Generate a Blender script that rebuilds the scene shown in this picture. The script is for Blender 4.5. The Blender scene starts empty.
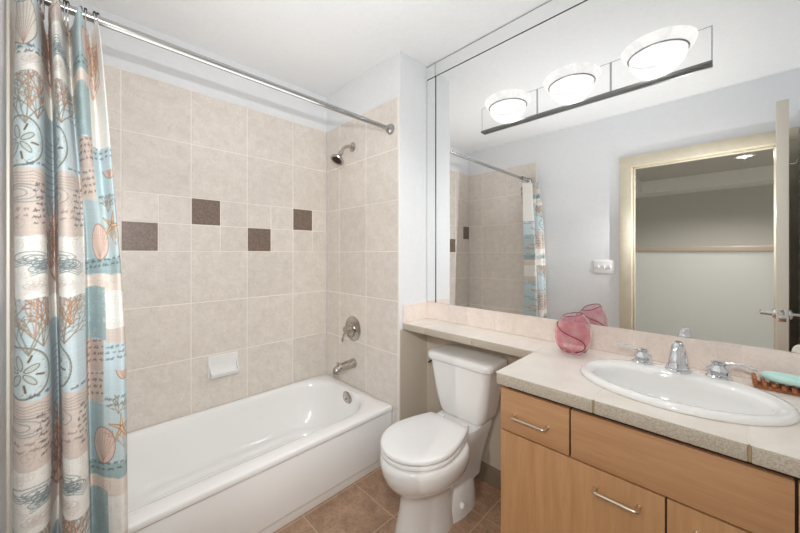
import bpy, bmesh, math, random
import numpy as np
from mathutils import Vector, Matrix

C = bpy.context.scene.collection
PI = math.pi

# ------------------------------------------------------------------ camera, world, lights, exposure
EYE = 1.28
cam_d = bpy.data.cameras.new('camera')
cam = bpy.data.objects.new('camera', cam_d)
C.objects.link(cam)
cam.location = (0, 0, EYE)
cam.rotation_euler = (PI / 2, 0, 0.791)
cam_d.sensor_width = 36
cam_d.lens = 319.48 / 800 * 36
cam_d.shift_y = -13.0 / 800
cam_d.clip_start = 0.02
bpy.context.scene.camera = cam

world = bpy.data.worlds.new('world')
bpy.context.scene.world = world
world.use_nodes = True
world.node_tree.nodes['Background'].inputs[0].default_value = (0.9, 0.95, 1, 1)
world.node_tree.nodes['Background'].inputs[1].default_value = 0.3

vs = bpy.context.scene.view_settings
vs.view_transform = 'Standard'
vs.look = 'None'
vs.exposure = -0.30
vs.gamma = 1.0
vs.use_curve_mapping = False

cy_ = bpy.context.scene.cycles
cy_.max_bounces = 16
cy_.diffuse_bounces = 8
cy_.glossy_bounces = 8
cy_.transmission_bounces = 12

BOWL_STRENGTH = 1.25
BULB_WATTS = 12.0                 # each of the three bulbs of the vanity light


def lamp(name, kind, loc, watts, size, color=(1, 1, 1), aim=None, **kw):
    d = bpy.data.lights.new(name, kind)
    d.energy = watts
    d.color = color
    if kind == 'AREA':
        d.shape = 'DISK'
        d.size = size
    else:
        d.shadow_soft_size = size
    for k, v in kw.items():
        setattr(d, k, v)
    o = bpy.data.objects.new(name, d)
    C.objects.link(o)
    o.location = loc
    if aim is not None:
        o.rotation_euler = (Vector(aim) - Vector(loc)).to_track_quat('-Z', 'Y').to_euler()
    return o


# the photographer's flash: bounced off the ceiling
fb_ = lamp('flash_bounce', 'AREA', (-0.95, 0.62, 1.45), 8.8, 1.7, (0.97, 0.985, 1.0), (-0.95, 0.62, 2.6))
fb_.data.shape = 'RECTANGLE'
fb_.data.size_y = 1.1
fb_.data.spread = math.radians(125)
# the flash on the camera throws the crisp shadow of the rod on the wall
lamp('camera_flash', 'SPOT', (-0.05, 0.0, 1.56), 85.0, 0.0, (0.97, 0.985, 1.0), (-2.15, 0.85, 1.08), spot_size=math.radians(94), spot_blend=1.0)
lamp('flash_spill', 'POINT', (-0.05, 0.0, 1.56), 14.0, 0.0, (0.98, 0.99, 1.0))
lamp('hall_fill', 'AREA', (0.62, -0.95, 1.75), 14.0, 0.3, (0.98, 0.99, 1.0), (-1.6, 1.0, 1.2))  # added fill through the doorway, kept out of the mirror's view; no lamp stands there

# ------------------------------------------------------------------ measures of the room
XB, YE, XE, YM, YN, XR = -2.188, 1.3516, -1.374, 1.605, -0.15, 0.36
HC, ZT = 2.508, 2.234            # ceiling, top of the tiles
XF = -1.428                      # front of the tub
ZR = 0.3475                      # tub rim
ZK = 0.857                       # worktop
ZM = 0.9656                      # bottom of the mirror
YW = 1.611                       # wall behind the mirror


# ------------------------------------------------------------------ helpers
def lin(r, g=None, b=None):
    if g is None:
        r, g, b = r
    f = lambda v: (v / 255 / 12.92) if v / 255 <= 0.04045 else ((v / 255 + 0.055) / 1.055) ** 2.4
    return (f(r), f(g), f(b), 1.0)


class MB:
    """collects shapes and links them as one mesh object"""
    def __init__(self):
        self.bm = bmesh.new()

    def _merge(self, other, M=None):
        me = bpy.data.meshes.new('tmp')
        if M is not None:
            bmesh.ops.transform(other, matrix=M, verts=other.verts)
        other.to_mesh(me)
        other.free()
        self.bm.from_mesh(me)
        bpy.data.meshes.remove(me)
        return self

    def box(self, lo, hi, bevel=0.0, seg=2, M=None):
        b = bmesh.new()
        bmesh.ops.create_cube(b, size=1)
        for v in b.verts:
            v.co = Vector([lo[i] + (v.co[i] + 0.5) * (hi[i] - lo[i]) for i in range(3)])
        if bevel:
            bmesh.ops.bevel(b, geom=list(b.edges), offset=bevel, segments=seg, profile=0.5, affect='EDGES')
        return self._merge(b, M)

    def rings(self, rings, cap0=True, cap1=True, closed=True, M=None):
        b = bmesh.new()
        R = [[b.verts.new(p) for p in r] for r in rings]
        n = len(R[0])
        for a, c in zip(R[:-1], R[1:]):
            for i in range(n if closed else n - 1):
                j = (i + 1) % n
                b.faces.new((a[i], a[j], c[j], c[i]))
        if cap0 and closed:
            b.faces.new(list(reversed(R[0])))
        if cap1 and closed:
            b.faces.new(R[-1])
        bmesh.ops.recalc_face_normals(b, faces=b.faces)
        return self._merge(b, M)

    def lathe(self, prof, n=40, M=None, a0=0.0, a1=2 * PI):
        """prof: (radius, height) turned about z"""
        full = abs(a1 - a0 - 2 * PI) < 1e-6
        b = bmesh.new()
        cols = []
        m = n if full else n + 1
        axis = {}
        for k in range(m):
            a = a0 + (a1 - a0) * k / n
            col = []
            for i, (r, z) in enumerate(prof):
                if r < 1e-6:
                    if i not in axis:
                        axis[i] = b.verts.new((0, 0, z))
                    col.append(axis[i])
                else:
                    col.append(b.verts.new((r * math.cos(a), r * math.sin(a), z)))
            cols.append(col)
        for k in range(n):
            c0, c1 = cols[k], cols[(k + 1) % m]
            for i in range(len(prof) - 1):
                f = []
                for v in (c0[i], c1[i], c1[i + 1], c0[i + 1]):
                    if v not in f:
                        f.append(v)
                if len(f) > 2:
                    try:
                        b.faces.new(f)
                    except ValueError:
                        pass
        bmesh.ops.recalc_face_normals(b, faces=b.faces)
        return self._merge(b, M)

    def tube(self, pts, r, n=14, cap=True, M=None):
        pts = [Vector(p) for p in pts]
        rs = r if isinstance(r, (list, tuple)) else [r] * len(pts)
        rings = []
        up = None
        for i, p in enumerate(pts):
            t = (pts[min(i + 1, len(pts) - 1)] - pts[max(i - 1, 0)]).normalized()
            if up is None:
                up = t.orthogonal().normalized()
            up = (up - t * up.dot(t)).normalized()
            s = t.cross(up)
            rr = rs[i] if not isinstance(rs[i], tuple) else rs[i]
            ra, rb = (rr if isinstance(rr, tuple) else (rr, rr))
            rings.append([p + up * (math.cos(a) * ra) + s * (math.sin(a) * rb)
                          for a in (2 * PI * k / n for k in range(n))])
        return self.rings(rings, cap, cap, True, M)

    def build(self, name, mat, parent=None, smooth=40, loc=None):
        me = bpy.data.meshes.new(name)
        self.bm.to_mesh(me)
        self.bm.free()
        if smooth:
            for p in me.polygons:
                p.use_smooth = True
            me.set_sharp_from_angle(angle=math.radians(smooth))
        me.materials.append(mat)
        o = bpy.data.objects.new(name, me)
        C.objects.link(o)
        if parent is not None:
            o.parent = parent
            # children are modelled in world space; take off the parents' offsets
            off = Vector((0, 0, 0))
            p = parent
            while p is not None:
                off += Vector(p.location)
                p = p.parent
            o.location = -off
        return o


def thing(name, label, cat, loc=(0, 0, 0), group=None):
    o = bpy.data.objects.new(name, None)
    o.empty_display_size = 0.05
    C.objects.link(o)
    o.location = loc
    o['label'] = label
    o['category'] = cat
    if group:
        o['group'] = group
    return o


def tag(o, label, cat, group=None):
    o['label'] = label
    o['category'] = cat
    if group:
        o['group'] = group
    return o


def struct(o, label=None, cat=None):
    o['kind'] = 'structure'
    if label:
        o['label'] = label
    if cat:
        o['category'] = cat
    return o


def place(x, y, z, rx=0, ry=0, rz=0):
    from mathutils import Euler
    return Matrix.Translation((x, y, z)) @ Euler((rx, ry, rz)).to_matrix().to_4x4()


def spline(pts, n=8):
    """Catmull-Rom through points"""
    P = [Vector(p) for p in pts]
    P = [P[0] * 2 - P[1]] + P + [P[-1] * 2 - P[-2]]
    out = []
    for i in range(1, len(P) - 2):
        for k in range(n):
            t = k / n
            a, b, c, d = P[i - 1:i + 3]
            out.append(0.5 * ((2 * b) + (c - a) * t + (2 * a - 5 * b + 4 * c - d) * t * t + (3 * b - a - 3 * c + d) * t ** 3))
    out.append(P[-2])
    return out


# ------------------------------------------------------------------ materials
def mat(name, col, rough=0.5, metal=0.0, **kw):
    m = bpy.data.materials.new(name)
    m.use_nodes = True
    p = m.node_tree.nodes['Principled BSDF']
    p.inputs['Base Color'].default_value = col
    p.inputs['Roughness'].default_value = rough
    p.inputs['Metallic'].default_value = metal
    for k, v in kw.items():
        p.inputs[k].default_value = v
    return m


def nodes(m):
    return m.node_tree.nodes, m.node_tree.links, m.node_tree.nodes['Principled BSDF']


def noise_col(m, c1, c2, scale=8, detail=6, rough=0.6, lo=0.35, hi=0.65, stretch=None, vcol=None, dist=0.0, bump=0.0):
    N, L, P = nodes(m)
    tc = N.new('ShaderNodeTexCoord')
    src = tc.outputs['Object']
    if stretch:
        mp = N.new('ShaderNodeMapping')
        mp.inputs['Scale'].default_value = stretch
        L.new(src, mp.inputs['Vector'])
        src = mp.outputs['Vector']
    nz = N.new('ShaderNodeTexNoise')
    nz.inputs['Scale'].default_value = scale
    nz.inputs['Detail'].default_value = detail
    nz.inputs['Roughness'].default_value = rough
    nz.inputs['Distortion'].default_value = dist
    L.new(src, nz.inputs['Vector'])
    rp = N.new('ShaderNodeValToRGB')
    rp.color_ramp.elements[0].position = lo
    rp.color_ramp.elements[0].color = c1
    rp.color_ramp.elements[1].position = hi
    rp.color_ramp.elements[1].color = c2
    L.new(nz.outputs['Fac'], rp.inputs['Fac'])
    out = rp.outputs['Color']
    if bump:
        bp = N.new('ShaderNodeBump')
        bp.inputs['Strength'].default_value = bump
        bp.inputs['Distance'].default_value = 0.002
        L.new(nz.outputs['Fac'], bp.inputs['Height'])
        L.new(bp.outputs['Normal'], P.inputs['Normal'])
    L.new(out, P.inputs['Base Color'])
    return out, src


def mix_into(m, cur, fac_socket, col, fac_mul=1.0):
    N, L, P = nodes(m)
    mx = N.new('ShaderNodeMix')
    mx.data_type = 'RGBA'
    L.new(cur, mx.inputs[6])
    mx.inputs[7].default_value = col
    mu = N.new('ShaderNodeMath')
    mu.operation = 'MULTIPLY'
    mu.inputs[1].default_value = fac_mul
    L.new(fac_socket, mu.inputs[0])
    L.new(mu.outputs[0], mx.inputs[0])
    L.new(mx.outputs[2], P.inputs['Base Color'])
    return mx.outputs[2]


def tile_mat(name, c1, c2, vein, tone=0.05, rough=0.35):
    """mottled stone-look ceramic; every tile's tone comes from the attribute 'tone'"""
    m = mat(name, c1, rough)
    out, src = noise_col(m, c1, c2, scale=19, detail=8, rough=0.68, lo=0.30, hi=0.70, dist=0.5)
    N, L, P = nodes(m)
    nz = N.new('ShaderNodeTexNoise')
    nz.inputs['Scale'].default_value = 26
    nz.inputs['Detail'].default_value = 5
    nz.inputs['Distortion'].default_value = 1.6
    L.new(src, nz.inputs['Vector'])
    a = N.new('ShaderNodeMath'); a.operation = 'SUBTRACT'; a.inputs[1].default_value = 0.5
    L.new(nz.outputs['Fac'], a.inputs[0])
    b = N.new('ShaderNodeMath'); b.operation = 'ABSOLUTE'
    L.new(a.outputs[0], b.inputs[0])
    rp = N.new('ShaderNodeValToRGB')
    rp.color_ramp.elements[0].position = 0.0
    rp.color_ramp.elements[0].color = (1, 1, 1, 1)
    rp.color_ramp.elements[1].position = 0.028
    rp.color_ramp.elements[1].color = (0, 0, 0, 1)
    L.new(b.outputs[0], rp.inputs['Fac'])
    out = mix_into(m, out, rp.outputs['Color'], vein, 0.42)
    at = N.new('ShaderNodeAttribute')
    at.attribute_name = 'tone'
    mr = N.new('ShaderNodeMapRange')
    mr.inputs[3].default_value = 1 - tone
    mr.inputs[4].default_value = 1 + tone * 0.4
    L.new(at.outputs['Fac'], mr.inputs[0])
    mx = N.new('ShaderNodeMix'); mx.data_type = 'RGBA'; mx.blend_type = 'MULTIPLY'
    mx.inputs[0].default_value = 1
    L.new(out, mx.inputs[6])
    L.new(mr.outputs[0], mx.inputs[7])
    L.new(mx.outputs[2], P.inputs['Base Color'])
    return m


def wood_mat(name, base, dark, direction):
    """maple veneer, the grain running along 'x' or 'z'"""
    m = mat(name, base, 0.38)
    st = (2.2, 6, 26) if direction == 'x' else (26, 6, 2.2)
    out, src = noise_col(m, dark, base, scale=1.6, detail=7, rough=0.6, lo=0.28, hi=0.62, stretch=st, dist=0.25)
    N, L, P = nodes(m)
    st2 = (9, 20, 160) if direction == 'x' else (160, 20, 9)
    tc = N.new('ShaderNodeTexCoord')
    mp = N.new('ShaderNodeMapping'); mp.inputs['Scale'].default_value = st2
    L.new(tc.outputs['Object'], mp.inputs['Vector'])
    nz = N.new('ShaderNodeTexNoise'); nz.inputs['Scale'].default_value = 1.0; nz.inputs['Detail'].default_value = 3
    L.new(mp.outputs['Vector'], nz.inputs['Vector'])
    rp = N.new('ShaderNodeValToRGB')
    rp.color_ramp.elements[0].position = 0.56; rp.color_ramp.elements[0].color = (0, 0, 0, 1)
    rp.color_ramp.elements[1].position = 0.74; rp.color_ramp.elements[1].color = (1, 1, 1, 1)
    L.new(nz.outputs['Fac'], rp.inputs['Fac'])
    mix_into(m, out, rp.outputs['Color'], tuple(c * 0.82 for c in dark[:3]) + (1,), 0.45)
    P.inputs['Coat Weight'].default_value = 0.25
    P.inputs['Coat Roughness'].default_value = 0.25
    return m


M = {}
M['wall'] = mat('painted_wall', lin(226, 227, 229), 0.6)
noise_col(M['wall'], lin(224, 226, 229), lin(227, 229, 231), scale=30)
M['ceiling'] = mat('ceiling_paint', lin(226, 226, 226), 0.7)
noise_col(M['ceiling'], lin(225, 226, 227), lin(228, 229, 229), scale=40)
M['tile'] = tile_mat('stone_look_tile', lin(213, 204, 195), lin(229, 222, 214), lin(194, 183, 172))
M['accent'] = mat('dark_stone_tile', lin(110, 92, 80), 0.4)
noise_col(M['accent'], lin(98, 83, 73), lin(140, 119, 106), scale=110, detail=4, lo=0.3, hi=0.7, bump=0.15)
M['grout'] = mat('pale_grout', lin(240, 234, 225), 0.8)
M['trim_white'] = mat('white_edge_trim', lin(232, 230, 226), 0.4)
M['enamel'] = mat('white_enamel', lin(239, 239, 238), 0.12, **{'Coat Weight': 0.5, 'Coat Roughness': 0.05})
M['porcelain'] = mat('white_porcelain', lin(234, 234, 233), 0.1, **{'Coat Weight': 0.5, 'Coat Roughness': 0.04})
M['plastic'] = mat('white_plastic', lin(238, 238, 238), 0.25)
M['chrome'] = mat('chrome', lin(225, 227, 230), 0.06, 1.0)
M['rod'] = mat('dull_chrome_rod', lin(176, 177, 176), 0.16, 1.0)
M['nickel'] = mat('brushed_nickel', lin(190, 184, 176), 0.24, 1.0)
M['satin'] = mat('satin_handle_metal', lin(214, 203, 186), 0.3, 1.0)
M['dark_metal'] = mat('dark_metal', lin(70, 68, 66), 0.35, 1.0)
M['rail'] = mat('grey_metal_rail', lin(128, 130, 130), 0.35, 1.0)
M['glass_edge'] = mat('pale_glass_edge', lin(186, 192, 190), 0.15)
M['black'] = mat('dark_gap', lin(28, 22, 18), 0.8)
M['mirror'] = mat('mirror_silver', (0.93, 0.94, 0.945, 1), 0.0, 1.0)
M['mirror_edge'] = mat('mirror_edge_gap', lin(52, 52, 54), 0.4)
M['casing'] = mat('beige_door_trim', lin(206, 195, 170), 0.4)
noise_col(M['casing'], lin(206, 197, 176), lin(214, 206, 187), scale=12)
M['cap'] = mat('pinkish_cap_trim', lin(188, 170, 152), 0.5)
M['door'] = mat('cream_door_paint', lin(226, 219, 206), 0.4)
M['ledge_shade'] = mat('painted_ledge_shade', lin(198, 187, 172), 0.6)  # wall tone darkened to carry the shade below the ledge
M['base'] = mat('taupe_baseboard', lin(132, 118, 100), 0.45)
M['floor'] = None
M['maple_x'] = wood_mat('maple_crossgrain', lin(192, 149, 110), lin(178, 133, 94), 'x')
M['maple_z'] = wood_mat('maple_upright', lin(189, 145, 103), lin(174, 129, 88), 'z')
M['carcass'] = mat('cabinet_inside', lin(60, 42, 28), 0.7)
M['counter'] = mat('cream_counter_tile', lin(226, 217, 204), 0.28)
_o, _s = noise_col(M['counter'], lin(221, 213, 203), lin(231, 226, 219), scale=7, detail=8, lo=0.35, hi=0.65, dist=0.4)
M['edge'] = mat('speckled_edge_tile', lin(178, 166, 148), 0.4)
noise_col(M['edge'], lin(168, 157, 142), lin(199, 190, 176), scale=320, detail=3, lo=0.36, hi=0.6)
M['splash'] = tile_mat('pinkish_backsplash_tile', lin(228, 214, 205), lin(240, 229, 222), lin(214, 198, 188))
M['rosegold'] = mat('joint', lin(190, 172, 140), 0.8)
M['hall_wall'] = mat('hall_grey_paint', lin(222, 222, 217), 0.7)
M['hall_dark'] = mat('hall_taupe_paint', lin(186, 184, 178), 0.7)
M['soapwood'] = mat('soap_tray_wood', lin(160, 96, 56), 0.5)
noise_col(M['soapwood'], lin(128, 72, 40), lin(182, 116, 72), scale=30, stretch=(1, 4, 4))
M['soap'] = mat('aqua_soap', lin(160, 216, 210), 0.35, **{'Subsurface Weight': 0.2, 'Subsurface Radius': (0.01, 0.01, 0.01)})
noise_col(M['soap'], lin(172, 220, 214), lin(212, 238, 232), scale=14, stretch=(0.6, 3, 3))
M['sponge'] = mat('cream_sponge', lin(236, 230, 214), 0.9)
noise_col(M['sponge'], lin(222, 214, 196), lin(242, 238, 226), scale=120, bump=0.6)


def floor_material():
    m = mat('brown_floor_tile', lin(150, 116, 92), 0.35)
    out, src = noise_col(m, lin(148, 119, 98), lin(188, 153, 127), scale=11, detail=9, rough=0.7, lo=0.34, hi=0.66, dist=0.5)
    N, L, P = nodes(m)
    nz = N.new('ShaderNodeTexNoise'); nz.inputs['Scale'].default_value = 70; nz.inputs['Detail'].default_value = 4
    L.new(src, nz.inputs['Vector'])
    rp = N.new('ShaderNodeValToRGB')
    rp.color_ramp.elements[0].position = 0.5; rp.color_ramp.elements[0].color = (0, 0, 0, 1)
    rp.color_ramp.elements[1].position = 0.7; rp.color_ramp.elements[1].color = (1, 1, 1, 1)
    L.new(nz.outputs['Fac'], rp.inputs['Fac'])
    out = mix_into(m, out, rp.outputs['Color'], lin(112, 84, 66), 0.5)
    mp = N.new('ShaderNodeMapping')
    mp.inputs['Location'].default_value = (0.817 + 0.31 * 6, -1.07 + 0.31 * 6, 0)
    L.new(src, mp.inputs['Vector'])
    sx = N.new('ShaderNodeSeparateXYZ')
    L.new(mp.outputs['Vector'], sx.inputs[0])
    outs = []
    for ax in ('X', 'Y'):
        md = N.new('ShaderNodeMath'); md.operation = 'PINGPONG'; md.inputs[1].default_value = 0.155
        L.new(sx.outputs[ax], md.inputs[0])
        lt = N.new('ShaderNodeMath'); lt.operation = 'LESS_THAN'; lt.inputs[1].default_value = 0.0024
        L.new(md.outputs[0], lt.inputs[0])
        outs.append(lt)
    mxm = N.new('ShaderNodeMath'); mxm.operation = 'MAXIMUM'
    L.new(outs[0].outputs[0], mxm.inputs[0]); L.new(outs[1].outputs[0], mxm.inputs[1])
    mix_into(m, out, mxm.outputs[0], lin(196, 172, 148), 0.9)
    return m


M['floor'] = floor_material()


def alabaster(name, lo, hi, through):
    """lit alabaster glass: veined glow, and part of the bulb's light passes straight through"""
    m = bpy.data.materials.new(name)
    m.use_nodes = True
    N, L, P = nodes(m)
    P.inputs['Base Color'].default_value = (0.05, 0.05, 0.05, 1)
    P.inputs['Roughness'].default_value = 0.35
    P.inputs['Emission Strength'].default_value = BOWL_STRENGTH
    tc = N.new('ShaderNodeTexCoord')
    nz = N.new('ShaderNodeTexNoise'); nz.inputs['Scale'].default_value = 18; nz.inputs['Detail'].default_value = 5; nz.inputs['Distortion'].default_value = 1.2
    L.new(tc.outputs['Object'], nz.inputs['Vector'])
    rp = N.new('ShaderNodeValToRGB')
    rp.color_ramp.elements[0].position = 0.35; rp.color_ramp.elements[0].color = (lo, lo * 0.985, lo * 0.95, 1)
    rp.color_ramp.elements[1].position = 0.6; rp.color_ramp.elements[1].color = (hi, hi * 0.99, hi * 0.965, 1)
    L.new(nz.outputs['Fac'], rp.inputs['Fac'])
    L.new(rp.outputs['Color'], P.inputs['Emission Color'])
    tr = N.new('ShaderNodeBsdfTransparent')
    mx = N.new('ShaderNodeMixShader'); mx.inputs[0].default_value = through
    L.new(P.outputs[0], mx.inputs[1]); L.new(tr.outputs[0], mx.inputs[2])
    L.new(mx.outputs[0], N['Material Output'].inputs['Surface'])
    return m


M['bowl_glass'] = alabaster('lit_alabaster_bowl', 1.05, 1.35, 0.45)
M['bowl'] = alabaster('lit_alabaster_collar', 0.80, 0.96, 0.35)
M['glow'] = mat('hall_light_lens', (1, 1, 1, 1), 0.5, **{'Emission Color': (1, 0.95, 0.88, 1), 'Emission Strength': 4.0})


def glass_material():
    m = bpy.data.materials.new('pink_glass')
    m.use_nodes = True
    N, L, P = nodes(m)
    P.inputs['Base Color'].default_value = lin(247, 176, 190)
    P.inputs['Roughness'].default_value = 0.03
    P.inputs['IOR'].default_value = 1.3
    P.inputs['Transmission Weight'].default_value = 0.95
    tc = N.new('ShaderNodeTexCoord')
    nz = N.new('ShaderNodeTexNoise'); nz.inputs['Scale'].default_value = 14; nz.inputs['Detail'].default_value = 4
    nz.inputs['Distortion'].default_value = 1.0
    L.new(tc.outputs['Object'], nz.inputs['Vector'])
    rp = N.new('ShaderNodeValToRGB')
    rp.color_ramp.elements[0].position = 0.38; rp.color_ramp.elements[0].color = lin(250, 196, 208)
    rp.color_ramp.elements[1].position = 0.62; rp.color_ramp.elements[1].color = lin(255, 240, 243)
    L.new(nz.outputs['Fac'], rp.inputs['Fac'])
    L.new(rp.outputs['Color'], P.inputs['Base Color'])
    return m


M['glass'] = glass_material()
M['glass_dark'] = mat('deep_rose_glass', lin(140, 30, 62), 0.1, **{'Transmission Weight': 0.25})


# ================================================================== THE ROOM
def wallbox(name, boxes, material, label=None):
    b = MB()
    for lo, hi in boxes:
        b.box(lo, hi)
    return struct(b.build(name, material, smooth=0))


wallbox('floor', [((XB - 0.1, YN - 0.12, -0.1), (XR + 0.1, YM + 0.1, 0.0))], M['floor'])
wallbox('ceiling', [((XB - 0.12, YN - 0.12, HC), (XR + 0.12, YM + 0.12, HC + 0.1))], M['ceiling'])
wall_left = wallbox('wall_left', [((XB - 0.12, YN - 0.12, 0), (XB - 0.008, YM + 0.12, HC))], M['wall'])
wall_end = wallbox('wall_alcove', [((XB - 0.008, YE + 0.008, 0), (XE, YW + 0.1, HC))], M['wall'])
wall_back = wallbox('wall_back', [((XE, YW, 0), (XR + 0.12, YW + 0.1, HC))], M['wall'])
wallbox('wall_right', [((XR, YN - 0.11, 0), (XR + 0.1, YW, HC))], M['wall'])
DX0, DX1, DH = -0.553, 0.262, 2.030     # door opening
wall_front = wallbox('wall_front', [((XB - 0.008, YN - 0.11, 0), (DX0 - 0.02, YN, HC)),
                                    ((DX1 + 0.02, YN - 0.11, 0), (XR, YN, HC)),
                                    ((DX0 - 0.02, YN - 0.11, DH + 0.02), (DX1 + 0.02, YN, HC))], M['wall'])

# ---- wall tiles: real bevelled tiles on a grout bed; one mesh per wall
rnd = random.Random(4)


def tile_panel(name, parent, us, vs, to_world, skip=(), splits=None):
    """us, vs: grid lines along the wall and up; to_world(u, v, d) with d the height over the grout bed"""
    b = bmesh.new()
    tone = b.faces.layers.float.new('tone')
    accents = []

    def one(bm_, u0, u1, v0, v1, layer, t):
        g = 0.0025
        u0 += g; u1 -= g; v0 += g; v1 -= g
        e = 0.0016
        base = [(u0, v0), (u1, v0), (u1, v1), (u0, v1)]
        top = [(u0 + e, v0 + e), (u1 - e, v0 + e), (u1 - e, v1 - e), (u0 + e, v1 - e)]
        B = [bm_.verts.new(to_world(u, v, 0.0)) for u, v in base]
        S = [bm_.verts.new(to_world(u, v, 0.0022)) for u, v in base]
        T = [bm_.verts.new(to_world(u, v, 0.003)) for u, v in top]
        fs = [bm_.faces.new(T)]
        for i in range(4):
            j = (i + 1) % 4
            fs.append(bm_.faces.new((B[i], B[j], S[j], S[i])))
            fs.append(bm_.faces.new((S[i], S[j], T[j], T[i])))
        if layer is not None:
            for f in fs:
                f[layer] = t

    for i in range(len(us) - 1):
        for j in range(len(vs) - 1):
            u0, u1, v0, v1 = us[i], us[i + 1], vs[j], vs[j + 1]
            dark = splits.get((i, j)) if splits else None
            if dark == 'half':
                um, vm = u1 - 0.155, (v0 + v1) / 2
                one(b, um, u1, v0, v1, tone, rnd.random())
                one(b, u0, um, v0, vm, tone, rnd.random())
                accents.append((u0, um, vm, v1))
            elif dark is not None:
                um, vm = (us[i] + 0.155 if u1 - u0 > 0.2 else (u0 + u1) / 2), (v0 + v1) / 2
                for a, (p, q) in enumerate(((u0, um), (um, u1))):
                    for c, (r, s) in enumerate(((v0, vm), (vm, v1))):
                        if (a, c) == dark:
                            accents.append((p, q, r, s))
                        else:
                            one(b, p, q, r, s, tone, rnd.random())
            else:
                one(b, u0, u1, v0, v1, tone, rnd.random())
    bmesh.ops.recalc_face_normals(b, faces=b.faces)
    me = bpy.data.meshes.new(name)
    b.to_mesh(me); b.free()
    me.materials.append(M['tile'])
    o = bpy.data.objects.new(name, me)
    C.objects.link(o); o.parent = parent
    g = MB()
    c = [to_world(us[0], vs[0], -0.006), to_world(us[-1], vs[-1], 0.0016)]
    lo = [min(c[0][k], c[1][k]) for k in range(3)]; hi = [max(c[0][k], c[1][k]) for k in range(3)]
    g.box(lo, hi)
    g.build('grout_bed', M['grout'], parent, smooth=0)
    for (p, q, r, s) in accents:
        ab = bmesh.new()
        one(ab, p, q, r, s, None, 0)
        bmesh.ops.recalc_face_normals(ab, faces=ab.faces)
        am = bpy.data.meshes.new('accent_tile')
        ab.to_mesh(am); ab.free()
        am.materials.append(M['accent'])
        ao = bpy.data.objects.new('accent_tile', am)
        C.objects.link(ao); ao.parent = parent
        ao['label'] = 'dark brown stone accent tile'


R = EYE
zl = [ZR - 0.02, R - 0.615, R - 0.29, R + 0.013, R + 0.327, R + 0.641, ZT]
ul = [YN + 0.004, 0.136, 0.446, 0.760, 1.075, YE - 0.003]
tile_panel('tile_field', wall_left, ul, zl, lambda u, v, d: (XB - 0.003 + d, u, v),
           splits={(0, 3): 'half', (1, 3): (0, 0), (2, 3): (0, 1), (3, 3): (0, 0), (4, 3): (0, 1)})
xl = [XB, -2.004, -1.694, -1.385]
tile_panel('tile_field', wall_end, xl, zl, lambda u, v, d: (u, YE + 0.003 - d, v))
tile_panel('tile_field', wall_end, [XF + 0.002, -1.385], [0.0, 0.33], lambda u, v, d: (u, YE + 0.003 - d, v))
tile_panel('tile_field', wall_front, xl, zl, lambda u, v, d: (u, YN - 0.003 + d + 0.004, v))
tile_panel('tile_field', wall_front, [XF + 0.002, -1.385], [0.0, 0.33], lambda u, v, d: (u, YN - 0.003 + d + 0.004, v))
b = MB().box((-1.3845, YE - 0.0005, 0), (XE + 0.0008, YE + 0.0085, ZT + 0.002), 0.002)
struct(b.build('trim_1', M['trim_white']))
b = MB().box((-1.3845, YN - 0.002, 0), (XE + 0.004, YN + 0.006, ZT + 0.002), 0.002)
struct(b.build('trim_2', M['door']))

# ---- shade under the ledge, put into the colour of thin wall panels
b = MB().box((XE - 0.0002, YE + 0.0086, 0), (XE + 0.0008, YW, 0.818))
b.build('ledge_shade_panel', M['ledge_shade'], wall_end, smooth=0)
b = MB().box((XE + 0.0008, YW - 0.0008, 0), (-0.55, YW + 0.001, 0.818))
b.build('ledge_shade_panel', M['ledge_shade'], wall_back, smooth=0)

# ---- baseboards
b = MB().box((XE + 0.012, YW - 0.014, 0), (-0.56, YW, 0.1), 0.003)
struct(b.build('baseboard_back', M['base']))
b = MB().box((XE, YE + 0.01, 0), (XE + 0.012, YW, 0.1), 0.003)
struct(b.build('baseboard_alcove', M['base']))
b = MB().box((XE + 0.006, YN, 0), (DX0 - 0.092, YN + 0.013, 0.1), 0.003)
struct(b.build('baseboard_front', M['base']))

# ---- door casing and jamb
b = MB()
cw = 0.088
b.box((DX0 - cw, YN, 0), (DX0, YN + 0.018, DH), 0.003)
b.box((DX1, YN, 0), (DX1 + cw, YN + 0.018, DH), 0.003)
b.box((DX0 - cw, YN, DH), (DX1 + cw, YN + 0.018, DH + cw), 0.003)
struct(b.build('trim_3', M['casing']))
b = MB()
b.box((DX0 - 0.02, YN - 0.11, 0), (DX0, YN + 0.001, DH + 0.02))
b.box((DX1, YN - 0.11, 0), (DX1 + 0.02, YN + 0.001, DH + 0.02))
b.box((DX0, YN - 0.11, DH), (DX1, YN + 0.001, DH + 0.02))
b.box((DX0, YN - 0.085, 0), (DX0 + 0.012, YN - 0.045, DH), 0.002)
b.box((DX1 - 0.012, YN - 0.085, 0), (DX1, YN - 0.045, DH), 0.002)
b.box((DX0, YN - 0.085, DH - 0.012), (DX1, YN - 0.045, DH), 0.002)
struct(b.build('trim_4', M['casing']))

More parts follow.
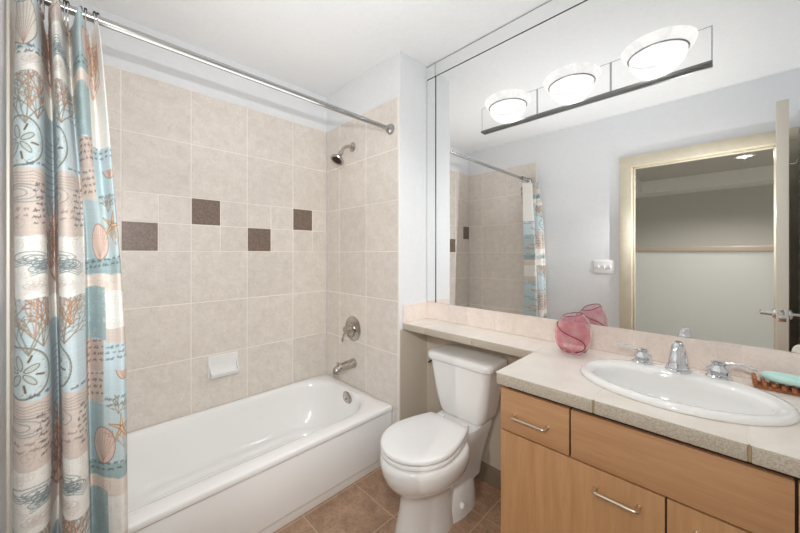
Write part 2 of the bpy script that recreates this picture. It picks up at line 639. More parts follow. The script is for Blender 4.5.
# ---- open door, standing at right angles to its wall
hx, hy, ang = 0.272, YN + 0.022, math.radians(90 + 4.2)
Md = Matrix.Translation((hx, hy, 0)) @ Matrix.Rotation(ang, 4, 'Z')
door = bpy.data.objects.new('door_1', None)
C.objects.link(door)
door['kind'] = 'structure'
DW = 0.83
MB().box((0, -0.021, 0.012), (DW, 0.021, 2.056), 0.002, M=Md).build('door_leaf', M['door'], door)
for side in (1, -1):
    hb = MB()
    rz = 0.965
    hb.lathe([(0, 0), (0.027, 0), (0.027, 0.006), (0.022, 0.012), (0.011, 0.014), (0.0095, 0.05), (0, 0.05)], 24,
             M=Md @ place(DW - 0.06, side * 0.021, rz, -side * PI / 2))
    hb.tube(spline([(DW - 0.06, side * 0.066, rz), (DW - 0.075, side * 0.072, rz), (DW - 0.13, side * 0.074, rz + 0.002), (DW - 0.175, side * 0.07, rz - 0.002)], 6),
            [(0.009, 0.007)] * 19, M=Md)
    hb.lathe([(0, 0), (0.0095, 0), (0.0095, 0.03), (0, 0.03)], 16, M=Md @ place(DW - 0.06, side * 0.046, rz, -side * PI / 2))
    hb.build('door_handle', M['chrome'], door)
lb = MB().box((DW - 0.0005, -0.013, 0.935), (DW + 0.002, 0.013, 0.995), 0.001, M=Md)
lb.lathe([(0, 0), (0.009, 0), (0.008, 0.008), (0, 0.009)], 16, M=Md @ place(DW + 0.001, 0, 0.965, 0, PI / 2))
lb.build('latch_plate', M['chrome'], door)
for z in (0.25, 1.03, 1.82):
    MB().lathe([(0, 0), (0.007, 0), (0.007, 0.09), (0, 0.09)], 12, M=place(hx - 0.0 + 0.02, hy - 0.006, z)).build('hinge', M['nickel'], door)

# ---- hallway behind the doorway (seen in the mirror)
HY0 = YN - 0.11
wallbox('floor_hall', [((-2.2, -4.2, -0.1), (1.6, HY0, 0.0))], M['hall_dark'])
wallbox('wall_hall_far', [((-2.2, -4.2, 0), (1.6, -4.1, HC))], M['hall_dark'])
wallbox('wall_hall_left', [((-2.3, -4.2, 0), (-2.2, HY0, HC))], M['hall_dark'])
wallbox('wall_hall_right', [((1.6, -4.2, 0), (1.7, HY0, HC))], M['hall_wall'])
wallbox('wall_hall_front', [((-2.2, HY0 - 0.006, 0), (DX0 - 0.02, HY0, HC)), ((DX1 + 0.02, HY0 - 0.006, 0), (1.6, HY0, HC)),
                            ((DX0 - 0.02, HY0 - 0.006, DH + 0.02), (DX1 + 0.02, HY0, HC))], M['hall_wall'])
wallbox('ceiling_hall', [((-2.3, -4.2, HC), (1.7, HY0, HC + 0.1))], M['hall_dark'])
b = MB().box((-2.2, -4.1, HC - 0.2), (1.6, -3.6, HC)).box((-2.2, -3.6, HC - 0.2), (-0.98, -3.0, HC))
struct(b.build('ceiling_soffit', M['hall_wall'], smooth=0))
wallbox('wall_half_height', [((-2.2, -1.5, 0), (1.6, -1.38, 1.30))], M['hall_wall'])
b = MB().box((-2.2, -1.53, 1.30), (1.6, -1.35, 1.352), 0.006)
struct(b.build('trim_5', M['cap']))
t = thing('recessed_light', 'round recessed downlight in the dark hallway ceiling, seen through the doorway in the mirror', 'ceiling light', (0.19, -2.7, HC))
MB().lathe([(0.07, -0.001), (0.095, -0.001), (0.095, -0.008), (0.075, -0.012), (0.07, -0.004)], 32, M=place(0.19, -2.7, HC)).build('trim_ring', M['plastic'], t)
MB().lathe([(0, -0.004), (0.07, -0.004), (0.07, -0.001), (0, -0.001)], 32, M=place(0.19, -2.7, HC)).build('lens', M['glow'], t)
lamp('hall_downlight', 'SPOT', (0.19, -2.7, HC - 0.014), 170.0, 0.01, (1, 0.95, 0.88), (0.0, -2.2, 0), spot_size=math.radians(160), spot_blend=0.6)


# ================================================================== BATHTUB
def rrect(x0, x1, y0, y1, r, z, n=96):
    """rounded rectangle, evenly indexed by angle so rings of different size loft cleanly"""
    cx, cy, a, b_ = (x0 + x1) / 2, (y0 + y1) / 2, (x1 - x0) / 2, (y1 - y0) / 2
    out = []
    q = n // 4
    rx = min(r[0] if isinstance(r, tuple) else r, a * 0.999)
    ry = min(r[1] if isinstance(r, tuple) else r, b_ * 0.999)
    for k, (sx, sy) in enumerate(((1, 1), (-1, 1), (-1, -1), (1, -1))):
        c = (cx + sx * (a - rx), cy + sy * (b_ - ry))
        for i in range(q):
            t = k * PI / 2 + (i / (q - 1)) * PI / 2
            out.append((c[0] + rx * math.cos(t), c[1] + ry * math.sin(t), z))
    return out


def make_tub():
    y0, y1 = YN + 0.009, YE - 0.002
    tub = thing('bathtub', 'white enamelled alcove bathtub with a plain apron under the tiled walls', 'bathtub', ((XB + XF) / 2, (y0 + y1) / 2, 0))
    ix0, ix1, iy0, iy1 = XB + 0.05, XF - 0.092, y0 + 0.07, y1 - 0.075
    b = MB()
    rings = []
    # outside up, over the rolled rim, and down into the basin
    ox0, ox1 = XB + 0.003, XF
    rings.append(rrect(ox0, ox1 - 0.010, y0, y1, 0.004, ZR - 0.034))
    rings.append(rrect(ox0, ox1 - 0.002, y0, y1, 0.006, ZR - 0.032))
    rings.append(rrect(ox0, ox1, y0, y1, 0.007, ZR - 0.027))
    rings.append(rrect(ox0, ox1 - 0.0005, y0, y1, 0.008, ZR - 0.011))
    rings.append(rrect(ox0 + 0.001, ox1 - 0.003, y0 + 0.001, y1 - 0.001, 0.009, ZR - 0.004))
    rings.append(rrect(ox0 + 0.004, ox1 - 0.010, y0 + 0.004, y1 - 0.004, 0.012, ZR))
    rings.append(rrect(ix0 - 0.022, ix1 + 0.022, iy0 - 0.022, iy1 + 0.022, (0.20, 0.21), ZR + 0.001))
    rings.append(rrect(ix0 - 0.010, ix1 + 0.010, iy0 - 0.010, iy1 + 0.010, (0.20, 0.21), ZR - 0.002))
    rings.append(rrect(ix0, ix1, iy0, iy1, (0.20, 0.21), ZR - 0.012))
    rings.append(rrect(ix0 + 0.006, ix1 - 0.006, iy0 + 0.012, iy1 - 0.005, (0.20, 0.21), ZR - 0.035))
    for k in range(1, 9):
        s = k / 8
        z = (ZR - 0.035) + (0.075 - (ZR - 0.035)) * s
        d = 0.045 * s + 0.02 * s ** 3
        rings.append(rrect(ix0 + 0.006 + d, ix1 - 0.006 - d, iy0 + 0.012 + 0.17 * s, iy1 - 0.005 - 0.055 * s - 0.02 * s ** 3, (0.19, 0.2), z))
    for k in range(1, 6):
        a = k / 5 * PI / 2
        d = 0.065 + 0.05 * math.sin(a) ** 1.2
        z = 0.075 - 0.03 * (1 - math.cos(a))
        rings.append(rrect(ix0 + 0.006 + d, ix1 - 0.006 - d, iy0 + 0.182 + 0.05 * math.sin(a), iy1 - 0.08 - 0.05 * math.sin(a), (0.15, 0.17), z))
    b.rings(rings, cap0=False, cap1=True)
    b.build('basin', M['enamel'], tub, smooth=60)
    # apron panel
    a = MB()
    a.box((XF - 0.05, y0, 0.052), (XF - 0.007, y1, ZR - 0.031), 0.006, 3)
    a.build('apron', M['enamel'], tub)
    a = MB().box((XF - 0.045, y0, 0.0), (XF - 0.021, y1, 0.056), 0.002)
    k = a.build('skirting_strip', M['trim_white'], tub)
    # overflow plate on the drain end, drain on the floor
    ov = MB()
    tilt = math.radians(9)
    Mo = place((ix0 + ix1) / 2 + 0.044, iy1 - 0.008, 0.303, PI / 2 + tilt)
    ov.lathe([(0, 0.0), (0.048, 0.0), (0.048, 0.004), (0.041, 0.010), (0.03, 0.0115), (0, 0.0125)], 36, M=Mo)
    o = ov.build('overflow_plate', M['nickel'], tub)
    sc = MB().lathe([(0, 0.0115), (0.006, 0.0115), (0.005, 0.0155), (0, 0.016)], 14, M=Mo)
    sc.build('screw', M['dark_metal'], o)
    dr = MB().lathe([(0, 0.0), (0.034, 0.0), (0.032, 0.005), (0.02, 0.003), (0, 0.0035)], 28, M=place((ix0 + ix1) / 2, iy1 - 0.22, 0.0445))
    dr.build('drain', M['nickel'], tub)


make_tub()

# ---- spout, valve, shower head, soap dish on the tiles
sx_, sz_ = -1.828, EYE - 0.775
t = thing('tub_spout', 'brushed nickel bath spout on the tiled end wall above the tub', 'faucet', (sx_, YE, sz_))
b = MB()
b.tube(spline([(sx_, YE + 0.0, sz_ + 0.004), (sx_, YE - 0.02, sz_ + 0.004), (sx_, YE - 0.07, sz_ + 0.003), (sx_, YE - 0.118, sz_ - 0.001), (sx_, YE - 0.146, sz_ - 0.014), (sx_, YE - 0.153, sz_ - 0.034)], 6),
       [(0.033, 0.033)] + [(0.032, 0.032)] * 6 + [(0.028, 0.030)] * 6 + [(0.025, 0.028)] * 6 + [(0.022, 0.026)] * 6 + [(0.020, 0.024)] * 6, 24)
b.build('spout_body', M['nickel'], t, 50)
MB().lathe([(0, 0), (0.005, 0), (0.005, 0.014), (0.009, 0.016), (0.009, 0.024), (0, 0.026)], 16, M=place(sx_, YE - 0.128, sz_ + 0.014, math.radians(20))).build('diverter_knob', M['nickel'], t)

vx, vz = -1.838, EYE - 0.53
t = thing('shower_valve', 'round brushed nickel shower valve with a small lever on the tiled end wall', 'shower valve', (vx, YE, vz))
Mv = place(vx, YE, vz, PI / 2)
MB().lathe([(0, 0), (0.088, 0), (0.088, 0.004), (0.080, 0.010), (0.060, 0.014), (0.056, 0.018), (0, 0.019)], 48, M=Mv).build('escutcheon', M['nickel'], t)
h = MB().lathe([(0, 0.018), (0.042, 0.018), (0.042, 0.024), (0.03, 0.032), (0.026, 0.05), (0.03, 0.054), (0.026, 0.068), (0, 0.072)], 32, M=Mv).build('hub', M['nickel'], t)
MB().tube(spline([(vx, YE - 0.058, vz), (vx - 0.02, YE - 0.064, vz - 0.03), (vx - 0.033, YE - 0.066, vz - 0.065), (vx - 0.036, YE - 0.066, vz - 0.088)], 6),
          [0.008] * 4 + [0.006] * 8 + [0.0075] * 5 + [0.008, 0.005], 14).build('lever', M['nickel'], t)

ax, az = -1.843, EYE + 0.752
t = thing('shower_fixture', 'brushed nickel shower head on a bent arm high on the tiled end wall', 'shower head', (ax, YE, az))
MB().lathe([(0, 0), (0.034, 0), (0.034, 0.003), (0.026, 0.010), (0.013, 0.014), (0, 0.014)], 32, M=place(ax, YE, az, PI / 2)).build('flange', M['nickel'], t)
tip = Vector((ax, YE - 0.098, az - 0.058))
d = Vector((0.06, -0.50, -0.86)).normalized()
MB().tube(spline([(ax, YE - 0.005, az), (ax, YE - 0.045, az - 0.004), (ax, YE - 0.078, az - 0.026), tip], 8), 0.0105, 16).build('shower_arm', M['nickel'], t)
Mh = Matrix.Translation(tip) @ d.to_track_quat('Z', 'Y').to_matrix().to_4x4()
hd = MB().lathe([(0, -0.004), (0.015, -0.004), (0.017, 0.006), (0.013, 0.014), (0.015, 0.022), (0.020, 0.034), (0.034, 0.052), (0.046, 0.062), (0.048, 0.070), (0.045, 0.075), (0.034, 0.073)], 40, M=Mh)
hd = hd.build('spray_head', M['nickel'], t)
fb = MB().lathe([(0.034, 0.0735), (0.026, 0.0715), (0, 0.0715)], 32, M=Mh)
fb.lathe([(0, 0.074), (0.012, 0.074), (0.014, 0.0715)], 24, M=Mh)
fb.build('nozzle_face', M['dark_metal'], hd)

t = thing('soap_dish', 'white ceramic soap dish fixed to the beige wall tiles above the tub', 'soap dish', (XB, 0.615, 0.53))
y0, y1, z0, z1 = 0.531, 0.699, 0.519, 0.657
MB().box((XB, y0, z0), (XB + 0.012, y1, z1), 0.004, 3).build('back_plate', M['porcelain'], t)
b = MB()
prof = [(0.010, 0.522), (0.024, 0.520), (0.046, 0.531), (0.058, 0.548), (0.060, 0.557), (0.056, 0.560), (0.050, 0.554), (0.036, 0.548), (0.022, 0.556), (0.0135, 0.585), (0.010, 0.62)]
b.rings([[(XB + p[0], y, p[1]) for p in prof] for y in (y0 + 0.010, y1 - 0.010)])
for ys in (y0 + 0.006, y1 - 0.012):
    pr = [(0.010, 0.523), (0.024, 0.521), (0.046, 0.532), (0.058, 0.548), (0.060, 0.558), (0.040, 0.572), (0.020, 0.602), (0.0125, 0.632), (0.010, 0.64)]
    b.rings([[(XB + p[0], y, p[1]) for p in pr] for y in (ys, ys + 0.006)])
b.build('tray', M['porcelain'], t)

# ================================================================== SHOWER CURTAIN
RX, RZ = -1.446, EYE + 0.768
t = thing('curtain_rod', 'straight chrome shower curtain rod spanning the tub alcove', 'curtain rod', (RX, YE, RZ))
MB().tube([(RX, YN + 0.006, RZ), (RX, YE, RZ)], 0.0135, 20).build('rod', M['rod'], t)
for y, s in ((YE + 0.001, PI / 2), (YN + 0.006, -PI / 2)):
    MB().lathe([(0, 0), (0.032, 0), (0.032, 0.006), (0.027, 0.020), (0.020, 0.026), (0.0185, 0.034), (0.0135, 0.036)], 28, M=place(RX, y, RZ, s)).build('flange', M['rod'], t)


def curtain_canvas(nu, nv, W, z0, z1):
    """the printed fabric: patches, coral, sand dollars, script, scrolls; returns sRGB rows from z0 up"""
    img = np.zeros((nv, nu, 3)) + np.array((196, 214, 217.0))
    U = np.linspace(0, W, nu)[None, :].repeat(nv, 0)
    Z = np.linspace(z0, z1, nv)[:, None].repeat(nu, 1)
    px = W / (nu - 1)
    rng = random.Random(12)
    nr = np.random.RandomState(3)

    BLUE, BEIGE, CREAM, TEAL, PINK = (193, 214, 219), (213, 200, 190), (236, 234, 229), (158, 178, 180), (222, 205, 198)
    INK, ORANGE, RUST, OLIVE = (98, 102, 104), (190, 156, 132), (158, 114, 92), (148, 146, 130)

    def blend(mask, col, a=1.0):
        mm = np.clip(mask, 0, 1)[..., None] * a
        img[:] = img * (1 - mm) + np.array(col, float) * mm

    def patch(u0, u1, za, zb, col, wob=0.003):
        w = wob * np.sin(U * 60 + za * 30)
        mask = ((U >= u0) & (U < u1) & (Z >= za + w) & (Z < zb + w)).astype(float)
        blend(mask, col)

    def stroke(pts, col, r=0.0012, a=1.0, clip=None):
        for (p, q) in zip(pts[:-1], pts[1:]):
            lo_u, hi_u = min(p[0], q[0]) - 3 * r, max(p[0], q[0]) + 3 * r
            lo_z, hi_z = min(p[1], q[1]) - 3 * r, max(p[1], q[1]) + 3 * r
            i0, i1 = max(0, int(lo_u / px) - 1), min(nu, int(hi_u / px) + 2)
            j0, j1 = max(0, int((lo_z - z0) / (z1 - z0) * (nv - 1)) - 1), min(nv, int((hi_z - z0) / (z1 - z0) * (nv - 1)) + 2)
            if i0 >= i1 or j0 >= j1:
                continue
            su, sz = U[j0:j1, i0:i1], Z[j0:j1, i0:i1]
            du, dz = q[0] - p[0], q[1] - p[1]
            L2 = du * du + dz * dz + 1e-12
            tt = np.clip(((su - p[0]) * du + (sz - p[1]) * dz) / L2, 0, 1)
            dd = np.hypot(su - p[0] - tt * du, sz - p[1] - tt * dz)
            mm = np.clip((r - dd) / px + 0.5, 0, 1) * a
            if clip is not None:
                mm = mm * ((su >= clip[0]) & (su < clip[1]))
            s = img[j0:j1, i0:i1]
            s[:] = s * (1 - mm[..., None]) + np.array(col, float) * mm[..., None]

    def coral(u, z, h, col, spread=0.5, clip=None, depth=6, r=0.0016):
        """a sea fan: wavy stems that throw short side twigs to both sides"""
        def stem(p, ang, ln, level, r):
            n = 6 if level == 0 else 4
            side = rng.choice((-1, 1))
            for i in range(n):
                ang += rng.uniform(-0.16, 0.16)
                q = (p[0] + math.sin(ang) * ln / n, p[1] + math.cos(ang) * ln / n)
                stroke([p, q], col, r * (1 - 0.45 * i / n), 0.92, clip)
                p = q
                if level < 2 and i > 0:
                    side = -side
                    stem(p, ang + side * rng.uniform(0.45, 0.75), ln * rng.uniform(0.34, 0.46) * (1 - 0.3 * i / n), level + 1, max(r * 0.72, 0.0009))
        m = 4 if h > 0.1 else 3
        for k in range(m):
            stem((u, z), -0.62 + 1.24 * k / (m - 1) + rng.uniform(-0.08, 0.08), h * rng.uniform(0.8, 1.0), 0, r)

    def circle(u, z, ru, rz, col, r=0.0012, a0=0, a1=2 * PI, clip=None):
        n = 40
        stroke([(u + ru * math.cos(a0 + (a1 - a0) * k / n), z + rz * math.sin(a0 + (a1 - a0) * k / n)) for k in range(n + 1)], col, r, 1, clip)

    def dollar(u, z, rad, clip=None):
        m = ((np.hypot(U - u, Z - z) < rad)).astype(float)
        if clip is not None:
            m *= (U >= clip[0]) & (U < clip[1])
        blend(m, (204, 217, 217), 0.55)
        SEP = (122, 112, 92)
        circle(u, z, rad, rad, (104, 102, 90), 0.0015, clip=clip)
        circle(u, z, rad * 0.95, rad * 0.96, (150, 148, 134), 0.0009, clip=clip)
        for k in range(5):
            a = k * 2 * PI / 5 + 0.5
            loop = []
            for i in range(21):
                f = i / 20 * 2 * PI
                rr, ww = rad * (0.37 - 0.27 * math.cos(f)), rad * 0.105 * math.sin(f)
                loop.append((u + math.cos(a) * rr - math.sin(a) * ww, z + math.sin(a) * rr + math.cos(a) * ww))
            stroke(loop, SEP, 0.0012, 0.9, clip)
            for i in range(6):
                rr, ww = rad * (0.2 + 0.07 * i), rad * 0.06
                stroke([(u + math.cos(a) * rr - math.sin(a) * ww, z + math.sin(a) * rr + math.cos(a) * ww), (u + math.cos(a) * rr + math.sin(a) * ww, z + math.sin(a) * rr - math.cos(a) * ww)], (160, 150, 130), 0.0008, 0.7, clip)
            c = a + PI / 5
            stroke([(u + math.cos(c) * rad * 0.48, z + math.sin(c) * rad * 0.48), (u + math.cos(c) * rad * 0.74, z + math.sin(c) * rad * 0.74)], (108, 84, 58), 0.0026, 0.95, clip)
        for _ in range(90):
            a, rr = rng.uniform(0, 6.28), rad * rng.uniform(0.8, 0.93)
            stroke([(u + math.cos(a) * rr, z + math.sin(a) * rr), (u + math.cos(a) * rr + 0.0015, z + math.sin(a) * rr + 0.001)], (140, 136, 118), 0.0008, 0.6, clip)

    def script(u0, u1, z, n, dz, col=INK, clip=None, r=0.0010):
        for k in range(n):
            zz = z - k * dz
            u = u0 + rng.uniform(0, 0.015)
            while u < u1:
                ln = rng.uniform(0.012, 0.03)
                pts = []
                m = int(ln / 0.0022)
                for i in range(m):
                    hgt = rng.choice((0.002, 0.003, 0.0035, 0.007)) if i % 2 else rng.choice((0, 0, -0.003))
                    pts.append((u + i * 0.0022 + hgt * 0.5, zz + hgt + (u - u0) * 0.12))
                stroke(pts, col, r, 0.85, clip)
                u += ln + rng.uniform(0.005, 0.01)

    def scroll(u, z, s, col=(110, 122, 124), flip=1, clip=None):
        for base, turns, sc in ((0, 2.2, 1.0), (0.9, 1.7, 0.7), (2.2, 1.9, 0.8)):
            pts = []
            for k in range(46):
                a = base + k / 45 * turns * 2 * PI
                rr = s * sc * (1 - k / 52)
                pts.append((u + flip * (rr * math.cos(a) * 1.15 + base * s * 0.35), z + rr * math.sin(a) * 0.42 - base * s * 0.12))
            stroke(pts, col, 0.0011, 0.85, clip)
        for k in range(4):
            stroke([(u - s * 1.3, z - 0.012 - 0.006 * k), (u - s * 0.4, z - 0.006 * k), (u + s * 0.6, z - 0.010 - 0.007 * k), (u + s * 1.2, z + 0.004 - 0.007 * k)], col, 0.0011, 0.8, clip)

    def shell(u, z, ru, rz, clip=None, body=(216, 192, 180)):
        mm = (((U - u) / ru) ** 2 + ((Z - z) / rz) ** 2 < 1).astype(float)
        if clip is not None:
            mm *= (U >= clip[0]) & (U < clip[1])
        blend(mm, body, 0.95)
        circle(u, z, ru, rz, (150, 116, 96), 0.0013, clip=clip)
        for k in range(9):
            a = PI * 0.5 + (k - 4) * 0.32
            stroke([(u, z - rz * 0.95), (u + ru * 0.95 * math.cos(a), z + rz * 0.95 * math.sin(a))], (176, 138, 118), 0.0008, 0.8, clip)

    def star(u, z, rad, rot=0.2, clip=None):
        for k in range(5):
            a = rot + k * 2 * PI / 5
            tipp = (u + rad * math.cos(a), z + rad * math.sin(a))
            for s in range(7):
                f = s / 7
                p = (u + (tipp[0] - u) * f, z + (tipp[1] - z) * f)
                q = (u + (tipp[0] - u) * (f + 1 / 7), z + (tipp[1] - z) * (f + 1 / 7))
                stroke([p, q], (150, 98, 60), 0.0058 * (1 - f) + 0.0016, 1, clip)
            for s in range(7):
                f = s / 7
                p = (u + (tipp[0] - u) * f, z + (tipp[1] - z) * f)
                q = (u + (tipp[0] - u) * (f + 1 / 7), z + (tipp[1] - z) * (f + 1 / 7))
                stroke([p, q], (226, 196, 160), 0.0042 * (1 - f) + 0.0003, 1, clip)

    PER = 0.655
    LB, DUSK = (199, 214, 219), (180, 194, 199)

    def damask(u0, u1, za, zb, col, n=7):
        for _ in range(n):
            uu, zz, rr = rng.uniform(u0, u1), rng.uniform(za, zb), rng.uniform(0.008, 0.022)
            a0 = rng.uniform(0, 6.28)
            stroke([(uu + rr * (1 - k / 26) * math.cos(a0 + k * 0.42), zz + rr * (1 - k / 26) * math.sin(a0 + k * 0.42)) for k in range(22)], col, 0.0011, 0.7, (u0, u1))

    # first panel A (u 0..0.105) and its repeat B (0.20..0.305): blue with coral and sand dollar, beige script, cream scrolls
    for k in range(-1, 3):
        zc = 0.946 + PER * k
        for (u0, u1, uc) in ((0.0, 0.105, 0.022), (0.20, 0.305, 0.170)):
            cl = (u0, u1)
            patch(u0, u1, zc - 0.075, zc + 0.207, LB)
            patch(u0, u1, zc - 0.27, zc - 0.075, BEIGE)
            patch(u0, u1, zc - 0.448, zc - 0.27, CREAM)
            damask(u0, u1, zc - 0.26, zc - 0.16, (196, 178, 168), 9)
            damask(u0, u1, zc - 0.44, zc - 0.28, (220, 214, 204), 12)
            dollar(uc, zc, 0.072, cl)
            for (cu, cz_, hh, cc, rr) in ((0.016, 0.05, 0.17, OLIVE, 0.0021), (0.052, 0.07, 0.14, (150, 128, 102), 0.0018), (0.030, 0.10, 0.17, ORANGE, 0.0017), (0.07, 0.125, 0.11, (176, 122, 92), 0.0017)):
                coral(uc + cu, zc + cz_, hh, cc, 0.5, cl, 7, rr)
            script(u0 + 0.03, u1, zc - 0.066, 1, 0.02, INK, cl)
            for q in range(3):
                circle(uc + 0.01 - 0.01 * q, zc - 0.15, 0.058 - 0.014 * q, 0.026 - 0.007 * q, (140, 152, 154), 0.0011, clip=cl)
            for q in range(5):
                stroke([(u0, zc - 0.088 - 0.009 * q), (u0 + 0.03, zc - 0.094 - 0.008 * q), (u0 + 0.06, zc - 0.086 - 0.010 * q), (u0 + 0.105, zc - 0.096 - 0.008 * q)], (150, 140, 134), 0.0009, 0.8, cl)
            script(u0 + 0.055, u1, zc - 0.125, 7, 0.0185, (92, 84, 82), cl, 0.0009)
            script(u0 + 0.0, u0 + 0.05, zc - 0.20, 2, 0.02, (150, 134, 128), cl, 0.0009)
            scroll(uc + 0.030, zc - 0.335, 0.052, (122, 136, 140), clip=cl)
            scroll(uc + 0.075, zc - 0.355, 0.040, (122, 136, 140), -1, clip=cl)
            scroll(uc + 0.05, zc - 0.405, 0.032, (206, 198, 188), -1, clip=cl)
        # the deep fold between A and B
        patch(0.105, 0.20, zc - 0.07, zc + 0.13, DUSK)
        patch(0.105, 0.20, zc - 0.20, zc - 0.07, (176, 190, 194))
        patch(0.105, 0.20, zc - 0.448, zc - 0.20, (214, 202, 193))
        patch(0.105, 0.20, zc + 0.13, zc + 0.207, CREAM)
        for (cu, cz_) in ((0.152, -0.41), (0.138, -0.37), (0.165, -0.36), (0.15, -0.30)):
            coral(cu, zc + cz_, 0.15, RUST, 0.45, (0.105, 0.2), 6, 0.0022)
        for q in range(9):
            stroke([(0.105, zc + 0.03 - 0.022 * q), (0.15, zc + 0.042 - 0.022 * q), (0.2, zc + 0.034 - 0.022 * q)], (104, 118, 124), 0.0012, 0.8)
    # side panel C (0.305..W): smaller patches
    for k in range(-1, 3):
        s = 0.708 + PER * k
        u0, uS, u1 = 0.305, 0.395, W
        patch(u0, u1, s - 0.10, s + 0.09, (190, 206, 209))
        patch(u0, uS, s - 0.10, s + 0.09, (172, 190, 193))
        patch(u0, u1, s - 0.15, s - 0.10, TEAL)
        patch(u0, u1, s - 0.205, s - 0.15, (226, 214, 204))
        patch(u0, u1, s - 0.335, s - 0.205, CREAM)
        patch(u0, uS + 0.01, s - 0.36, s - 0.19, TEAL)
        patch(uS + 0.01, u1, s - 0.375, s - 0.325, BEIGE)
        patch(u0, uS, s - 0.46, s - 0.36, (200, 182, 172))
        patch(uS, u1, s - 0.46, s - 0.375, LB)
        patch(u0, uS, s + 0.09, s + 0.195, (204, 190, 180))
        patch(uS, u1, s + 0.09, s + 0.195, (192, 211, 215))
        damask(u0, uS, s - 0.35, s - 0.20, (176, 198, 200), 16)
        damask(uS, u1, s - 0.32, s - 0.21, (222, 217, 208), 10)
        damask(u0, u1, s - 0.20, s - 0.15, (206, 190, 178), 6)
        script(u0, uS, s + 0.175, 4, 0.0215, (110, 98, 92), (u0, uS), 0.0009)
        script(uS, u1, s + 0.10, 2, 0.02, (110, 128, 134), None, 0.0009)
        script(u0, uS, s - 0.375, 4, 0.0205, (106, 94, 88), (u0, uS), 0.0009)
        script(u0, u1, s - 0.115, 2, 0.018, (84, 104, 108), None, 0.0010)
        script(uS, u1, s - 0.39, 3, 0.018, (104, 122, 128), None, 0.0009)
        star(uS + 0.062, s + 0.010, 0.045, 0.35 + k)
        shell(uS - 0.004, s - 0.045, 0.040, 0.058)
        shell(uS + 0.072, s + 0.205, 0.032, 0.040)
        coral(uS + 0.072, s - 0.055, 0.07, (184, 152, 126), 0.5, None, 6, 0.0015)
        coral(uS + 0.05, s + 0.055, 0.05, (150, 132, 112), 0.5, None, 5, 0.0013)
    # first pleats at the top: pale shell on blue; white cloth with coral at the free edge
    mm = ((U > 0.395) & (Z > 1.63)).astype(float)
    blend(mm, (238, 236, 231))
    for (cu, cz_, hh) in ((0.418, 1.80, 0.15), (0.435, 1.84, 0.15), (0.412, 1.88, 0.13), (0.432, 1.92, 0.10)):
        coral(cu, cz_, hh, (206, 164, 136), 0.5, (0.395, 0.462), 7, 0.0017)
    mm = ((U < 0.10) & (Z > 1.87)).astype(float)
    blend(mm, LB)
    shell(0.032, 1.955, 0.046, 0.07, (0, 0.105), (222, 217, 208))
    script(0.0, 0.105, 1.875, 2, 0.016, INK, (0, 0.105))
    # weave
    img[:] *= 1 + (nr.rand(nv, 1, 1) - 0.5) * 0.035 + (nr.rand(1, nu, 1) - 0.5) * 0.035 + (nr.rand(nv, nu, 1) - 0.5) * 0.03
    return np.clip(img, 0, 255)


